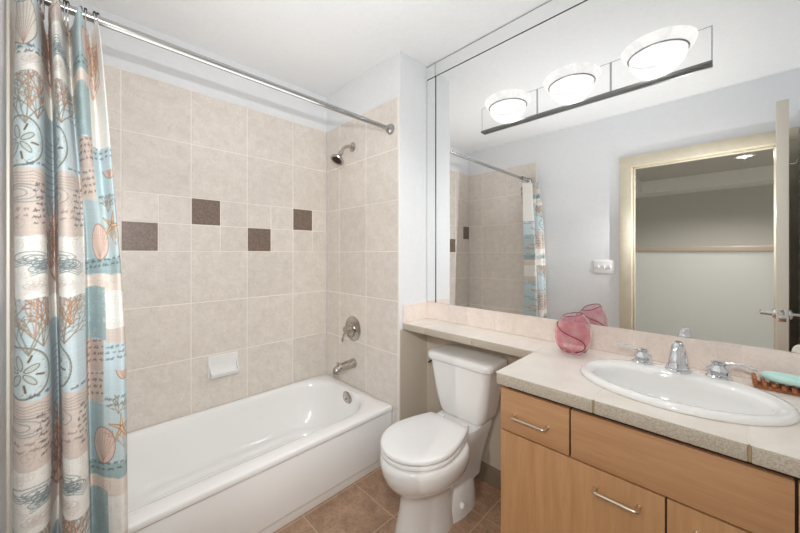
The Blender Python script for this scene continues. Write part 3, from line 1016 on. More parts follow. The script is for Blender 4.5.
def make_curtain():
    z0, z1 = 0.10, RZ - 0.05
    nu, nv = 270, 900
    W = 0.52
    # plan of the folds: (y, x, u) at the hem and at the top
    hem = [(-.137, -1.395, -.01), (-.133, -1.320, 0.0), (-.117, -1.260, 0.020), (-.095, -1.240, .045), (-.073, -1.246, .075), (-.063, -1.275, .100), (-.060, -1.360, .135),
           (-.053, -1.400, .155), (-.047, -1.345, .180), (-.041, -1.275, .205), (-.031, -1.242, .225), (-.009, -1.234, .255), (.008, -1.248, .290),
           (.013, -1.285, .308), (.015, -1.350, .325), (.027, -1.340, .350), (.048, -1.290, .395), (.073, -1.258, .430), (.091, -1.250, .465), (.101, -1.285, .490), (.104, -1.395, .52)]
    top = [(-.140, -1.440, -.01), (-.136, -1.370, 0.0), (-.125, -1.322, .020), (-.111, -1.312, .045), (-.097, -1.325, .075), (-.092, -1.370, .100), (-.088, -1.490, .135),
           (-.081, -1.500, .155), (-.074, -1.390, .180), (-.064, -1.322, .205), (-.053, -1.318, .225), (-.045, -1.375, .255), (-.037, -1.475, .290),
           (-.028, -1.420, .308), (-.019, -1.325, .325), (-.009, -1.322, .350), (.000, -1.380, .395), (.008, -1.440, .430), (.020, -1.375, .465), (.028, -1.350, .490), (.033, -1.440, .52)]
    hs = np.array([tuple(p) for p in spline(hem, 14)])
    ts = np.array([tuple(p) for p in spline(top, 14)])
    u = np.linspace(0, W, nu)
    hy_, hx_ = np.interp(u, hs[:, 2], hs[:, 0]), np.interp(u, hs[:, 2], hs[:, 1])
    ty_, tx_ = np.interp(u, ts[:, 2], ts[:, 0]), np.interp(u, ts[:, 2], ts[:, 1])
    z = np.linspace(z0, z1, nv)
    s = ((z - z0) / (z1 - z0))[:, None]
    e = s ** 1.25
    k = 1 / (1 + np.exp(-(s - 0.72) * 9))            # how far the tight heading pleats reach down
    e2 = 0.35 * e + 0.65 * k * e
    Y = hy_[None, :] * (1 - e2) + ty_[None, :] * e2
    X = hx_[None, :] * (1 - e2) + tx_[None, :] * e2
    # soft drape ripples
    X = X + 0.0035 * np.sin(u[None, :] * 46 + z[:, None] * 2.1) * (0.4 + s)
    Y = Y + 0.002 * np.sin(z[:, None] * 7 + u[None, :] * 15)
    Y = np.maximum(Y, YN + 0.0095)
    Zt = np.repeat(z[:, None], nu, 1) + 0.012 * s ** 20 * np.cos(u[None, :] * 2 * PI / 0.058) - 0.01 * s ** 20
    co = np.stack([X, Y, Zt], -1).reshape(-1, 3)
    idx = np.arange(nu * nv).reshape(nv, nu)
    quads = np.stack([idx[:-1, :-1], idx[:-1, 1:], idx[1:, 1:], idx[1:, :-1]], -1).reshape(-1, 4)
    me = bpy.data.meshes.new('shower_curtain')
    me.vertices.add(len(co)); me.vertices.foreach_set('co', co.astype(np.float32).ravel())
    me.loops.add(quads.size); me.loops.foreach_set('vertex_index', quads.astype(np.int32).ravel())
    me.polygons.add(len(quads))
    me.polygons.foreach_set('loop_start', (np.arange(len(quads)) * 4).astype(np.int32))
    me.update(calc_edges=True); me.validate()
    me.polygons.foreach_set('use_smooth', np.ones(len(quads), bool))
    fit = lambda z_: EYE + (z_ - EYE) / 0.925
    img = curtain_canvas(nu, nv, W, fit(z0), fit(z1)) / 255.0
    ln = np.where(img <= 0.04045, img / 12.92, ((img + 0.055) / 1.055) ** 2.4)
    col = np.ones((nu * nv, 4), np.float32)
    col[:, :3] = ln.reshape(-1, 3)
    ca = me.color_attributes.new('print', 'FLOAT_COLOR', 'POINT')
    ca.data.foreach_set('color', col.ravel())
    m = mat('printed_curtain_fabric', (1, 1, 1, 1), 0.8, **{'Sheen Weight': 0.15})
    N, L, P = nodes(m)
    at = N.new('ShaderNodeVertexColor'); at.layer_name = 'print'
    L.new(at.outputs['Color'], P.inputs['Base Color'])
    # a little light comes through the cloth
    tr = N.new('ShaderNodeBsdfTranslucent'); L.new(at.outputs['Color'], tr.inputs['Color'])
    mx = N.new('ShaderNodeMixShader'); mx.inputs[0].default_value = 0.18
    L.new(P.outputs[0], mx.inputs[1]); L.new(tr.outputs[0], mx.inputs[2])
    L.new(mx.outputs[0], N['Material Output'].inputs['Surface'])
    me.materials.append(m)
    o = bpy.data.objects.new('shower_curtain', me)
    C.objects.link(o)
    tag(o, 'beach print shower curtain with coral, sand dollars and script, bunched at the rod end', 'shower curtain')
    return [(ty_[i], tx_[i]) for i in (20, 40, 70, 112, 135, 150, 182, 210, 245, 262)]


ringspots = make_curtain()


def make_ring():
    r = thing('curtain_ring', 'x', 'curtain ring', (RX, 0, RZ), 'shower curtain rings')
    b = MB()
    pts = [(RX + 0.021 * math.sin(a), 0, RZ - 0.006 + 0.024 * math.cos(a) if math.cos(a) > 0 else RZ - 0.006 + 0.052 * math.cos(a)) for a in (2 * PI * k / 32 for k in range(32))]
    rings = []
    for k in range(32):
        p, q = Vector(pts[k - 1]), Vector(pts[(k + 1) % 32])
        tdir = (q - p).normalized(); n = Vector((0, 1, 0)); s = tdir.cross(n)
        rings.append([Vector(pts[k]) + n * 0.0017 * math.cos(a) + s * 0.0017 * math.sin(a) for a in (0, PI / 3, 2 * PI / 3, PI, 4 * PI / 3, 5 * PI / 3)])
    rings.append(rings[0])
    b.rings(rings, False, False)
    w = b.build('wire', M['chrome'], r)
    for k in range(5):
        a = (k - 2) * 0.42
        MB().lathe([(0, -0.0042), (0.003, -0.003), (0.0042, 0), (0.003, 0.003), (0, 0.0042)], 12,
                   M=place(RX + 0.021 * math.sin(a), 0, RZ - 0.006 + 0.024 * math.cos(a))).build('roller_ball', M['dark_metal'], w)
    return r


ring0 = make_ring()
names = ['curtain ring closest to the tiled wall at the rod end', 'second', 'third', 'fourth', 'fifth', 'sixth', 'seventh', 'eighth', 'ninth', 'tenth']
for i, (y, x) in enumerate(ringspots):
    if i == 0:
        r = ring0
    else:
        r = ring0.copy(); C.objects.link(r)
        for ch in ring0.children:
            c = ch.copy(); C.objects.link(c); c.parent = r
            for g in ch.children:
                d = g.copy(); C.objects.link(d); d.parent = c
    r.location = (RX, y + 0.001, RZ)
    if i == 0:
        r['label'] = 'chrome roller ring at the wall end of the curtain rod'
    elif i == len(ringspots) - 1:
        r['label'] = 'chrome roller ring at the free edge of the curtain, nearest the bare rod'
    else:
        r['label'] = 'chrome roller ring, number %s along the rod from the wall end of the curtain' % ['one', 'two', 'three', 'four', 'five', 'six', 'seven', 'eight', 'nine', 'ten'][i]


# ================================================================== TOILET
TX = -0.994


def egg(cx, yf, yb, hw, z, n=56, ymid=None, pf=2.0, pb=2.6):
    """plan of a toilet bowl: long rounded front (towards -y), squarer back"""
    ym = ymid if ymid is not None else yf + (yb - yf) * 0.56
    out = []
    for k in range(n):
        a = 2 * PI * k / n
        ca, sa = math.cos(a), math.sin(a)
        p = pb if sa > 0 else pf
        L_ = (yb - ym) if sa > 0 else (ym - yf)
        out.append((cx + hw * math.copysign(abs(ca) ** (2 / p), ca), ym + L_ * math.copysign(abs(sa) ** (2 / p), sa), z))
    return out


def lid_outline(cx, yf, yb, hw, z, back=0.72, n=28):
    """round front, sides drawing in towards a straight back edge with tight corners"""
    ym = yf + hw * 1.12
    out = []
    for k in range(n):                                   # front half, from the right side round to the left
        a = -PI * k / (n - 1)
        out.append((cx + hw * math.cos(a), ym + (ym - yf) * math.sin(a), z))
    m = 12
    rc = 0.022
    side = []
    for k in range(1, m):
        q = k / (m - 1)
        y = ym + (yb - rc - ym) * q
        side.append((hw * (1 - (1 - back) * q ** 1.7), y))
    hb = side[-1][0]
    corner = [(hb - rc * 0.9 + rc * 0.9 * math.cos(a), yb - rc + rc * math.sin(a)) for a in (PI / 2 * i / 5 for i in range(1, 6))]
    half = side + corner
    out += [(cx - x, y, z) for x, y in half]
    out += [(cx + x, y, z) for x, y in reversed(half)]
    return out


def make_toilet():
    t = thing('toilet', 'white two-piece toilet with closed lid between the tub and the wood vanity', 'toilet', (TX, 1.27, 0))
    b = MB()
    prof = [(0.0, 0.975, 1.30, .108), (0.02, 0.975, 1.30, .107), (0.06, 0.986, 1.30, .100), (0.12, 1.000, 1.31, .092), (0.17, 1.006, 1.32, .089),
            (0.205, 1.003, 1.33, .094), (0.222, 0.988, 1.34, .112), (0.238, 0.966, 1.345, .134), (0.258, 0.946, 1.35, .154), (0.285, 0.929, 1.352, .171), (0.315, 0.919, 1.354, .181), (0.345, 0.915, 1.352, .185), (0.366, 0.919, 1.350, .181), (0.373, 0.927, 1.348, .175), (0.3755, 0.945, 1.345, .160)]
    b.rings([egg(TX, yf, yb, hw, z) for z, yf, yb, hw in prof])
    # rear foot with the trapway bulge, then the deck that carries the tank
    prof2 = [(0.0, 1.17, 1.475, .112), (0.03, 1.17, 1.475, .111), (0.07, 1.18, 1.475, .107), (0.11, 1.21, 1.47, .099), (0.14, 1.25, 1.46, .088), (0.155, 1.28, 1.45, .070)]
    b.rings([egg(TX, yf, yb, hw, z, pf=2.2, pb=3) for z, yf, yb, hw in prof2])
    prof3 = [(0.12, 1.26, 1.52, .088), (0.20, 1.25, 1.54, .092), (0.28, 1.25, 1.57, .104), (0.34, 1.25, 1.585, .120), (0.385, 1.27, 1.588, .128), (0.394, 1.275, 1.586, .125)]
    b.rings([egg(TX, yf, yb, hw, z, pf=3, pb=6) for z, yf, yb, hw in prof3])
    bowl = b.build('bowl', M['porcelain'], t, 60)
    for s in (-1, 1):
        MB().lathe([(0, 0), (0.016, 0), (0.016, 0.006), (0.012, 0.014), (0, 0.017)], 20,
                   M=place(TX + s * 0.1055, 1.30, 0.062, 0, s * math.radians(82))).build('bolt_cap', M['plastic'], bowl)
    # seat ring and lid
    s = MB()
    zz = [(0.3805, -0.030), (0.3812, -0.003), (0.384, 0.0), (0.394, 0.0), (0.398, -0.003), (0.3985, -0.030)]
    s.rings([lid_outline(TX - 0.004, 0.926 - d, 1.346 + d, 0.174 + d, z) for z, d in zz])
    s.build('seat', M['plastic'], t, 40)
    l = MB()
    zz = [(0.4045, -0.030), (0.405, -0.004), (0.4075, 0.0), (0.417, 0.0), (0.4225, -0.004), (0.4255, -0.014), (0.4268, -0.05), (0.4275, -0.10)]
    l.rings([lid_outline(TX - 0.004, 0.925 - d, 1.348 + d, 0.173 + d, z) for z, d in zz])
    l.build('seat_lid', M['plastic'], t, 40)
    for sgn in (-1, 1):
        MB().box((TX + sgn * 0.075 - 0.022, 1.345, 0.390), (TX + sgn * 0.075 + 0.022, 1.378, 0.418), 0.006, 3).build('hinge', M['plastic'], t)
    # tank: sides curve in towards the bottom
    k = MB()
    rings = []
    for i in range(15):
        q = i / 14
        z = 0.398 + q * (0.688 - 0.398)
        w = 0.128 + 0.056 * (q ** 0.55) + 0.004 * q
        yf = 1.425 - 0.03 * (q ** 0.7)
        rings.append(rrect(TX - w, TX + w, yf, 1.592, (0.045, 0.04), z, 64))
    r0 = rrect(TX - 0.118, TX + 0.118, 1.437, 1.586, (0.04, 0.035), 0.392, 64)
    k.rings([r0] + rings)
    k.build('tank', M['porcelain'], t, 50)
    d = MB()
    W2 = 0.198
    zz = [(0.688, 0.004), (0.692, 0.008), (0.712, 0.009), (0.722, 0.007), (0.728, 0.0), (0.731, -0.012), (0.732, -0.05)]
    d.rings([rrect(TX - W2 - e, TX + W2 + e, 1.392 - e, 1.594 + min(e, 0.004), (0.05, 0.045), z, 64) for z, e in zz])
    d.build('tank_lid', M['porcelain'], t, 50)
    f = MB()
    f.lathe([(0, 0), (0.011, 0), (0.011, 0.006), (0, 0.008)], 16, M=place(TX - 0.186, 1.45, 0.660, 0, -PI / 2))
    f.tube(spline([(TX - 0.193, 1.45, 0.660), (TX - 0.198, 1.435, 0.659), (TX - 0.199, 1.41, 0.655)], 5), [(0.007, 0.004)] * 11, 10)
    f.build('flush_lever', M['dark_metal'], t)


make_toilet()

# ================================================================== VANITY
VX0, VX1, VF = -0.557, XR - 0.004, 1.055
cab = thing('vanity_cabinet', 'honey maple vanity cabinet with flat fronts below the tiled worktop', 'cabinet', ((VX0 + VX1) / 2, 1.33, 0))
b = MB()
b.box((VX0, VF + 0.018, 0.09), (VX0 + 0.018, YW - 0.002, 0.817))
b.box((VX1 - 0.018, VF + 0.018, 0.09), (VX1, YW - 0.002, 0.817))
b.box((VX0 + 0.018, VF + 0.02, 0.09), (VX1 - 0.018, YW - 0.002, 0.108))
b.build('body', M['maple_z'], cab)
b = MB()
for x0, x1, z0, z1 in ((VX0 + 0.018, VX1 - 0.018, 0.800, 0.817), (VX0 + 0.018, VX1 - 0.018, 0.640, 0.670),
                       (-0.345, -0.315, 0.67, 0.80), (0.09, 0.12, 0.67, 0.80), (-0.118, -0.088, 0.108, 0.64)):
    b.box((x0, VF + 0.019, z0), (x1, VF + 0.036, z1))
b.build('face_frame', M['carcass'], cab)
MB().box((VX0 + 0.02, VF + 0.075, 0.0), (VX1, VF + 0.09, 0.09)).build('toe_kick', M['carcass'], cab)


def pull(xa, xb_, z, parent):
    y = VF
    p = MB()
    p.tube(spline([(xa, y + 0.001, z), (xa, y - 0.020, z), (xa + 0.003, y - 0.0265, z), (xa + 0.010, y - 0.029, z), ((xa + xb_) / 2, y - 0.029, z),
                   (xb_ - 0.010, y - 0.029, z), (xb_ - 0.003, y - 0.0265, z), (xb_, y - 0.020, z), (xb_, y + 0.001, z)], 5), 0.0050, 12)
    for x in (xa, xb_):
        p.lathe([(0, 0), (0.0065, 0), (0.006, 0.002), (0, 0.0025)], 14, M=place(x, y, z, PI / 2))
    p.build('handle', M['satin'], parent)


def front(name, x0, x1, z0, z1, m):
    return MB().box((x0, VF, z0), (x1, VF + 0.018, z1), 0.0015, 2).build(name, M[m], cab)


dz0, dz1 = 0.660, 0.8035
d = front('drawer', VX0, -0.3315, dz0, dz1, 'maple_x')
pull(-0.505, -0.395, 0.723, d)
front('fixed_front', -0.3265, 0.1055, dz0, dz1, 'maple_x')
d = front('drawer', 0.1105, VX1, dz0, dz1, 'maple_x')
pull(0.178, 0.288, 0.723, d)
d = front('door', VX0, -0.1045, 0.09, 0.655, 'maple_z')
pull(-0.259, -0.158, 0.602, d)
d = front('door', -0.1005, VX1, 0.09, 0.655, 'maple_z')
pull(-0.046, 0.055, 0.602, d)

# ---- tiled worktop: L-shape with the long ledge behind the toilet, and a hole for the basin
SXC, SYC, SA, SB = -0.114, 1.318, 0.256, 0.200
FY, LY = 1.042, 1.378
TOPX0 = -0.566
top = thing('tiled_worktop', 'cream tiled worktop with speckled edge, running as a narrow ledge above the toilet', 'countertop', (-0.5, 1.4, ZK))


def slab(poly, hole, z0, z1):
    bm = bmesh.new()
    loops = []
    es = []
    for L_ in ([poly, hole] if hole else [poly]):
        vs_ = [bm.verts.new((x, y, z1)) for x, y in L_]
        es += [bm.edges.new((vs_[i], vs_[(i + 1) % len(vs_)])) for i in range(len(vs_))]
    r = bmesh.ops.triangle_fill(bm, use_beauty=True, use_dissolve=False, edges=es)
    fs = [g for g in r['geom'] if isinstance(g, bmesh.types.BMFace)]
    ex = bmesh.ops.extrude_face_region(bm, geom=fs)
    for v in [g for g in ex['geom'] if isinstance(g, bmesh.types.BMVert)]:
        v.co.z = z0
    bmesh.ops.recalc_face_normals(bm, faces=bm.faces)
    m = MB()
    me = bpy.data.meshes.new('tmp'); bm.to_mesh(me); bm.free()
    m.bm.from_mesh(me); bpy.data.meshes.remove(me)
    return m


hole = [(SXC + (SA - 0.014) * math.cos(a), SYC + (SB - 0.014) * math.sin(a)) for a in (2 * PI * k / 64 for k in range(64))]
x1w = XR - 0.001
poly = [(TOPX0 + 0.012, FY + 0.012), (x1w, FY + 0.012), (x1w, YW - 0.001), (XE + 0.001, YW - 0.001), (XE + 0.001, LY + 0.012), (TOPX0 + 0.012, LY + 0.012)]
slab(poly, hole, ZK - 0.036, ZK - 0.0012).build('tile_bed', M['grout'], top, smooth=0)


def clip_poly(poly, x0, x1, y0, y1):
    def clip(P, f, inter):
        out = []
        for i in range(len(P)):
            a, b_ = P[i - 1], P[i]
            if f(b_):
                if not f(a):
                    out.append(inter(a, b_))
                out.append(b_)
            elif f(a):
                out.append(inter(a, b_))
        return out
    def ix(x):
        return lambda a, b_: (x, a[1] + (b_[1] - a[1]) * (x - a[0]) / (b_[0] - a[0]))
    def iy(y):
        return lambda a, b_: (a[0] + (b_[0] - a[0]) * (y - a[1]) / (b_[1] - a[1]), y)
    for f, it in ((lambda p: p[0] >= x0, ix(x0)), (lambda p: p[0] <= x1, ix(x1)), (lambda p: p[1] >= y0, iy(y0)), (lambda p: p[1] <= y1, iy(y1))):
        if poly:
            poly = clip(poly, f, it)
    return poly


gr = 0.0013
xs_t = [XE + 0.001, -1.193, -0.883, -0.573, -0.263, 0.041, XR - 0.001]
tiles = MB()
for i in range(6):
    xa, xb_ = xs_t[i] + gr, xs_t[i + 1] - gr
    if i < 3:
        tiles.box((xa, LY + 0.002, ZK - 0.008), (xb_, 1.598, ZK), 0.001, 1)
    else:
        for ya, yb_ in ((FY + 0.002, LY - gr), (LY + gr, 1.598)):
            # cut the ellipse out of this tile: quads from a grid, skipping what lies under the basin rim
            nx, ny = 26, 26
            bm = bmesh.new()
            V = {}
            def vert(i_, j_):
                if (i_, j_) not in V:
                    x = xa + (xb_ - xa) * i_ / nx; y = ya + (yb_ - ya) * j_ / ny
                    V[(i_, j_)] = bm.verts.new((x, y, ZK))
                return V[(i_, j_)]
            for ii in range(nx):
                for jj in range(ny):
                    inside = all(((xa + (xb_ - xa) * (ii + p) / nx - SXC) / (SA - 0.012)) ** 2 + ((ya + (yb_ - ya) * (jj + q) / ny - SYC) / (SB - 0.012)) ** 2 < 1 for p in (0, 1) for q in (0, 1))
                    if not inside:
                        bm.faces.new((vert(ii, jj), vert(ii + 1, jj), vert(ii + 1, jj + 1), vert(ii, jj + 1)))
            me = bpy.data.meshes.new('tmp'); bm.to_mesh(me); bm.free()
            tiles.bm.from_mesh(me); bpy.data.meshes.remove(me)
tiles.build('top_tiles', M['counter'], top)
# edge trim tiles: front of the vanity, its end, and the ledge front
e = MB()
for xa, xb_ in ((TOPX0, -0.263), (-0.263, 0.041), (0.041, XR - 0.001)):
    e.box((xa + (0.003 if xa > TOPX0 else 0), FY, ZK - 0.038), (xb_ - 0.003, FY + 0.012, ZK - 0.0006), 0.002, 2)
for ya, yb_ in ((FY + 0.012, LY),):
    e.box((TOPX0, ya + 0.0005, ZK - 0.038), (TOPX0 + 0.012, yb_ + 0.012, ZK - 0.0006), 0.002, 2)
for xa, xb_ in ((XE + 0.001, -1.193), (-1.193, -0.883), (-0.883, TOPX0)):
    e.box((xa + 0.001, LY, ZK - 0.038), (xb_ - 0.001, LY + 0.012, ZK - 0.0006), 0.002, 2)
e.build('edge_tiles', M['edge'], top)
# dark worn joints of the front edge
M['joint'] = mat('worn_joint', lin(160, 142, 112), 0.8)
for x in (-0.263, 0.041):
    MB().box((x - 0.0028, FY + 0.002, ZK - 0.037), (x + 0.0028, FY + 0.011, ZK - 0.0012)).build('edge_joint', M['joint'], top, smooth=0)
# backsplash tiles
bm = bmesh.new()
sp = MB()
xs_b = [XE + 0.012, -1.186, -0.877, -0.567, -0.258, 0.047, XR - 0.001]
sp2 = bmesh.new(); tone = sp2.faces.layers.float.new('tone')
def sbox(lo, hi, t_):
    r = bmesh.ops.create_cube(sp2, size=1)
    for v in r['verts']:
        v.co = Vector([lo[i] + (v.co[i] + 0.5) * (hi[i] - lo[i]) for i in range(3)])
    for f in set(f for v in r['verts'] for f in v.link_faces):
        f[tone] = t_
for i in range(6):
    sbox((xs_b[i] + gr, 1.598, ZK + 0.001), (xs_b[i + 1] - gr, YW - 0.001, ZM - 0.0015), rnd.random())
sbox((XE + 0.001, LY + 0.004, ZK + 0.001), (XE + 0.011, YW - 0.001, ZM - 0.0015), 0.8)
me = bpy.data.meshes.new('backsplash'); sp2.to_mesh(me); sp2.free()
me.materials.append(M['splash'])
o = bpy.data.objects.new('backsplash', me); C.objects.link(o); o.parent = top; o.location = -Vector(top.location)
g = MB().box((XE + 0.011, 1.6005, ZK), (XR - 0.001, YW - 0.0015, ZM - 0.003))
g.build('backsplash_grout', M['grout'], top, smooth=0)

# ---- basin
sink = thing('washbasin', 'white oval drop-in washbasin set in the tiled worktop', 'sink', (SXC, SYC, ZK))


def ell(cx, cy, a, b_, z, n=72):
    return [(cx + a * math.cos(2 * PI * k / n), cy + b_ * math.sin(2 * PI * k / n), z) for k in range(n)]


b = MB()
IA, IB, IY = 0.209, 0.130, 1.296
rings = [ell(SXC, SYC, SA - 0.016, SB - 0.016, ZK - 0.030), ell(SXC, SYC, SA - 0.016, SB - 0.016, ZK - 0.001),
         ell(SXC, SYC, SA - 0.002, SB - 0.002, ZK + 0.0005), ell(SXC, SYC, SA, SB, ZK + 0.005),
         ell(SXC, SYC, SA - 0.003, SB - 0.003, ZK + 0.012), ell(SXC, SYC, SA - 0.010, SB - 0.010, ZK + 0.017), ell(SXC, SYC - 0.002, SA - 0.020, SB - 0.022, ZK + 0.018)]
rings += [ell(SXC, IY + 0.004, IA + 0.014, IB + 0.016, ZK + 0.016), ell(SXC, IY + 0.001, IA + 0.006, IB + 0.006, ZK + 0.012), ell(SXC, IY, IA, IB, ZK + 0.004)]
for k in range(1, 13):
    a = k / 12 * PI / 2
    f = math.cos(a) ** 0.75
    rings.append(ell(SXC, IY + 0.012 * (1 - f), 0.03 + (IA - 0.03) * f, 0.025 + (IB - 0.025) * f, ZK + 0.004 - 0.135 * math.sin(a) ** 0.9))
b.rings(rings, cap0=False, cap1=True)
b.build('bowl', M['porcelain'], sink, 60)
MB().lathe([(0.008, 0.001), (0.022, 0.001), (0.022, 0.004), (0.012, 0.003), (0, 0.004), (0, 0.001)], 24, M=place(SXC, IY + 0.012, ZK - 0.131)).build('drain', M['chrome'], sink)

# ---- faucet set
DKZ = ZK + 0.0165
fau = thing('basin_faucet', 'chrome three-piece faucet set on the back rim of the oval washbasin', 'faucet', (SXC, 1.482, DKZ))
fx, fy = -0.110, 1.474
b = MB()
b.lathe([(0, 0), (0.034, 0), (0.036, 0.004), (0.031, 0.008), (0.0335, 0.014), (0.030, 0.020), (0.0265, 0.026)], 36, M=place(fx, fy, DKZ - 0.001))
sp_pts = spline([(fx, fy, DKZ + 0.018), (fx, fy + 0.001, DKZ + 0.045), (fx, fy - 0.001, DKZ + 0.064), (fx, fy - 0.012, DKZ + 0.080), (fx, fy - 0.036, DKZ + 0.083), (fx, fy - 0.064, DKZ + 0.070), (fx, fy - 0.082, DKZ + 0.050), (fx, fy - 0.087, DKZ + 0.040)], 6)
nn = len(sp_pts)
rr = [0.0285 - 0.0145 * min(1, i / (nn * 0.72)) for i in range(nn)]
b.tube(sp_pts, rr, 24)
b.build('spout', M['chrome'], fau, 50)
MB().lathe([(0, 0), (0.004, 0), (0.004, 0.008), (0.010, 0.011), (0.012, 0.016), (0.009, 0.021), (0, 0.022)], 18, M=place(fx, fy + 0.012, DKZ + 0.077)).build('lift_rod', M['chrome'], fau)
for s, hx2 in ((-1, -0.213), (1, -0.010)):
    hb = MB()
    hb.lathe([(0, 0), (0.032, 0), (0.0335, 0.004), (0.029, 0.008), (0.023, 0.012), (0.025, 0.019), (0.031, 0.025), (0.028, 0.032), (0.018, 0.037), (0.016, 0.042), (0.020, 0.047), (0.018, 0.052), (0, 0.054)], 32,
             M=place(hx2, 1.484, DKZ - 0.001))
    h = hb.build('handle', M['chrome'], fau, 50)
    lv = MB()
    yy = 1.484
    lv.tube(spline([(hx2, yy, DKZ + 0.044), (hx2 + s * 0.025, yy - 0.004, DKZ + 0.049), (hx2 + s * 0.055, yy - 0.010, DKZ + 0.054), (hx2 + s * 0.085, yy - 0.016, DKZ + 0.0525 if s < 0 else DKZ + 0.048)], 6),
            [(0.006, 0.006)] * 6 + [(0.005, 0.0065)] * 6 + [(0.0042, 0.008)] * 6 + [(0.003, 0.006)], 14)
    lv.build('lever', M['chrome'], h)

# ---- pink glass vase
vx, vy = -0.447, 1.470
vase = thing('glass_vase', 'small round pink glass vase with a dark swirl, standing by the mirror', 'vase', (vx, vy, ZK))
zv = ZK + 0.001


def vring(rad, z, t=0.0, sx=1.0):
    out = []
    for k in range(48):
        a = 2 * PI * k / 48
        tw = 1 + 0.035 * math.cos(3 * a + z * 40)
        out.append((vx + rad * sx * tw * math.cos(a), vy + rad * 0.86 * tw * math.sin(a), zv + z + t * math.cos(a + 0.8)))
    return out


outer = [(0.022, 0.0), (0.032, 0.002), (0.048, 0.013), (0.061, 0.034), (0.069, 0.062), (0.0705, 0.088), (0.067, 0.114), (0.058, 0.137), (0.047, 0.153), (0.039, 0.161), (0.037, 0.163)]
inner = [(0.035, 0.162), (0.0445, 0.152), (0.055, 0.136), (0.064, 0.113), (0.0675, 0.088), (0.066, 0.062), (0.058, 0.035), (0.045, 0.016), (0.024, 0.007)]
b = MB()
b.rings([vring(r, z, 0.012 * max(0, (z - 0.1) / 0.05)) for r, z in outer] + [vring(r, z, 0.012 * max(0, (z - 0.1) / 0.05)) for r, z in inner])
b.build('vase_body', M['glass'], vase, 70)
sw = []
ctrl = spline([(-172, 0.132, 0), (-150, 0.118, 0), (-118, 0.098, 0), (-85, 0.084, 0), (-58, 0.068, 0), (-42, 0.046, 0), (-46, 0.026, 0), (-75, 0.015, 0)], 8)
for c_ in ctrl:
    a, z = math.radians(c_[0] + 8), c_[1]
    r = float(np.interp(z, [p[1] for p in outer], [p[0] for p in outer])) + 0.0005
    tw = 1 + 0.035 * math.cos(3 * a + z * 40)
    sw.append((vx + r * tw * math.cos(a), vy + r * 0.86 * tw * math.sin(a), zv + z + 0.012 * max(0, (z - 0.1) / 0.05) * math.cos(a + 0.8)))
s2 = MB().tube(sw, [0.0008] + [0.0024] * (len(sw) - 2) + [0.0008], 10)
o = s2.build('swirl_thread', M['glass_dark'], vase)
o['label'] = 'dark rose swirl around the vase'
rim_pts = [Vector(p) for p in vring(0.0365, 0.163, 0.012 * 1.26)]
b = MB().tube(rim_pts + [rim_pts[0]], 0.0016, 8)
b.build('rim_thread', M['glass_dark'], vase)

# ---- soap on its wooden tray, cream sponge behind
tray = thing('soap_tray', 'slatted brown wooden soap tray on the worktop beside the washbasin', 'soap tray', (0.145, 1.535, ZK))
b = MB()
tx0, tx1, ty0, ty1 = 0.066, 0.212, 1.492, 1.570
for y in (ty0 + 0.012, ty1 - 0.020):
    b.box((tx0 + 0.004, y, ZK), (tx1 - 0.004, y + 0.010, ZK + 0.010), 0.001, 1)
b.build('rail', M['soapwood'], tray)
nsl = 8
for i in range(nsl):
    x = tx0 + (tx1 - tx0 - 0.0095) * i / (nsl - 1)
    hz = 0.031 if i in (0, nsl - 1) else 0.021
    MB().box((x, ty0, ZK + 0.009), (x + 0.0095, ty1, ZK + hz), 0.0012, 1).build('slat', M['soapwood'], tray)
b = MB()
rings = []
for i in range(17):
    q = -1 + 2 * i / 16
    s = max(0.03, (1 - abs(q) ** 3.2)) ** 0.5
    xx = 0.146 + 0.062 * q
    zc_ = ZK + 0.021 + 0.0165
    rings.append([(xx, 1.531 + 0.029 * s * math.copysign(abs(math.cos(a)) ** 0.75, math.cos(a)), zc_ + 0.0155 * (0.25 + 0.75 * s) * math.copysign(abs(math.sin(a)) ** 0.85, math.sin(a)) - 0.0016 * q) for a in (2 * PI * k / 28 for k in range(28))])
b.rings(rings)
tag(b.build('soap_bar', M['soap'], smooth=60), 'pale aqua bar of soap lying on the slatted wooden tray', 'soap')
b = MB()
rings = []
cx, cy, cz = 0.238, 1.205, ZK + 0.0335
for i in range(15):
    ph = -PI / 2 + PI * i / 14
    rr_ = max(0.03, math.cos(ph)) ** 0.6
    rings.append([(cx + 0.046 * rr_ * math.cos(a), cy + 0.032 * rr_ * math.sin(a), cz + 0.033 * math.sin(ph)) for a in (2 * PI * k / 32 for k in range(32))])
b.rings(rings)
tag(b.build('bath_sponge', M['sponge'], smooth=60), 'cream bath sponge whose rounded top is mirrored along the lower mirror edge', 'sponge')

# ================================================================== MIRROR AND LIGHT
MX0, MZ1 = -1.292, EYE + 1.138
mir = thing('wall_mirror', 'large frameless wall mirror with mirrored border strips above the worktop', 'mirror', (-0.5, YM, ZM))
bt = 0.0055
mb = MB().box((MX0, YM, ZM), (XR - 0.003, YM + bt, MZ1 - 0.004))
mb.build('mirror_panel', M['mirror'], mir, smooth=0)
MB().box((XE + 0.004, YM, ZM), (MX0 - 0.0095, YM + bt, MZ1 - 0.004)).build('border_strip', M['mirror'], mir, smooth=0)
MB().box((MX0 - 0.008, YM, MZ1 + 0.003), (XR - 0.003, YM + bt, HC - 0.006)).build('border_strip', M['mirror'], mir, smooth=0)
MB().box((XE + 0.004, YM, MZ1 + 0.003), (MX0 - 0.0115, YM + bt, HC - 0.006)).build('corner_piece', M['mirror'], mir, smooth=0)
MB().box((XE + 0.0005, YM + bt - 0.0005, ZM), (XR - 0.002, YW, HC - 0.0005)).build('backing', M['mirror_edge'], mir, smooth=0)



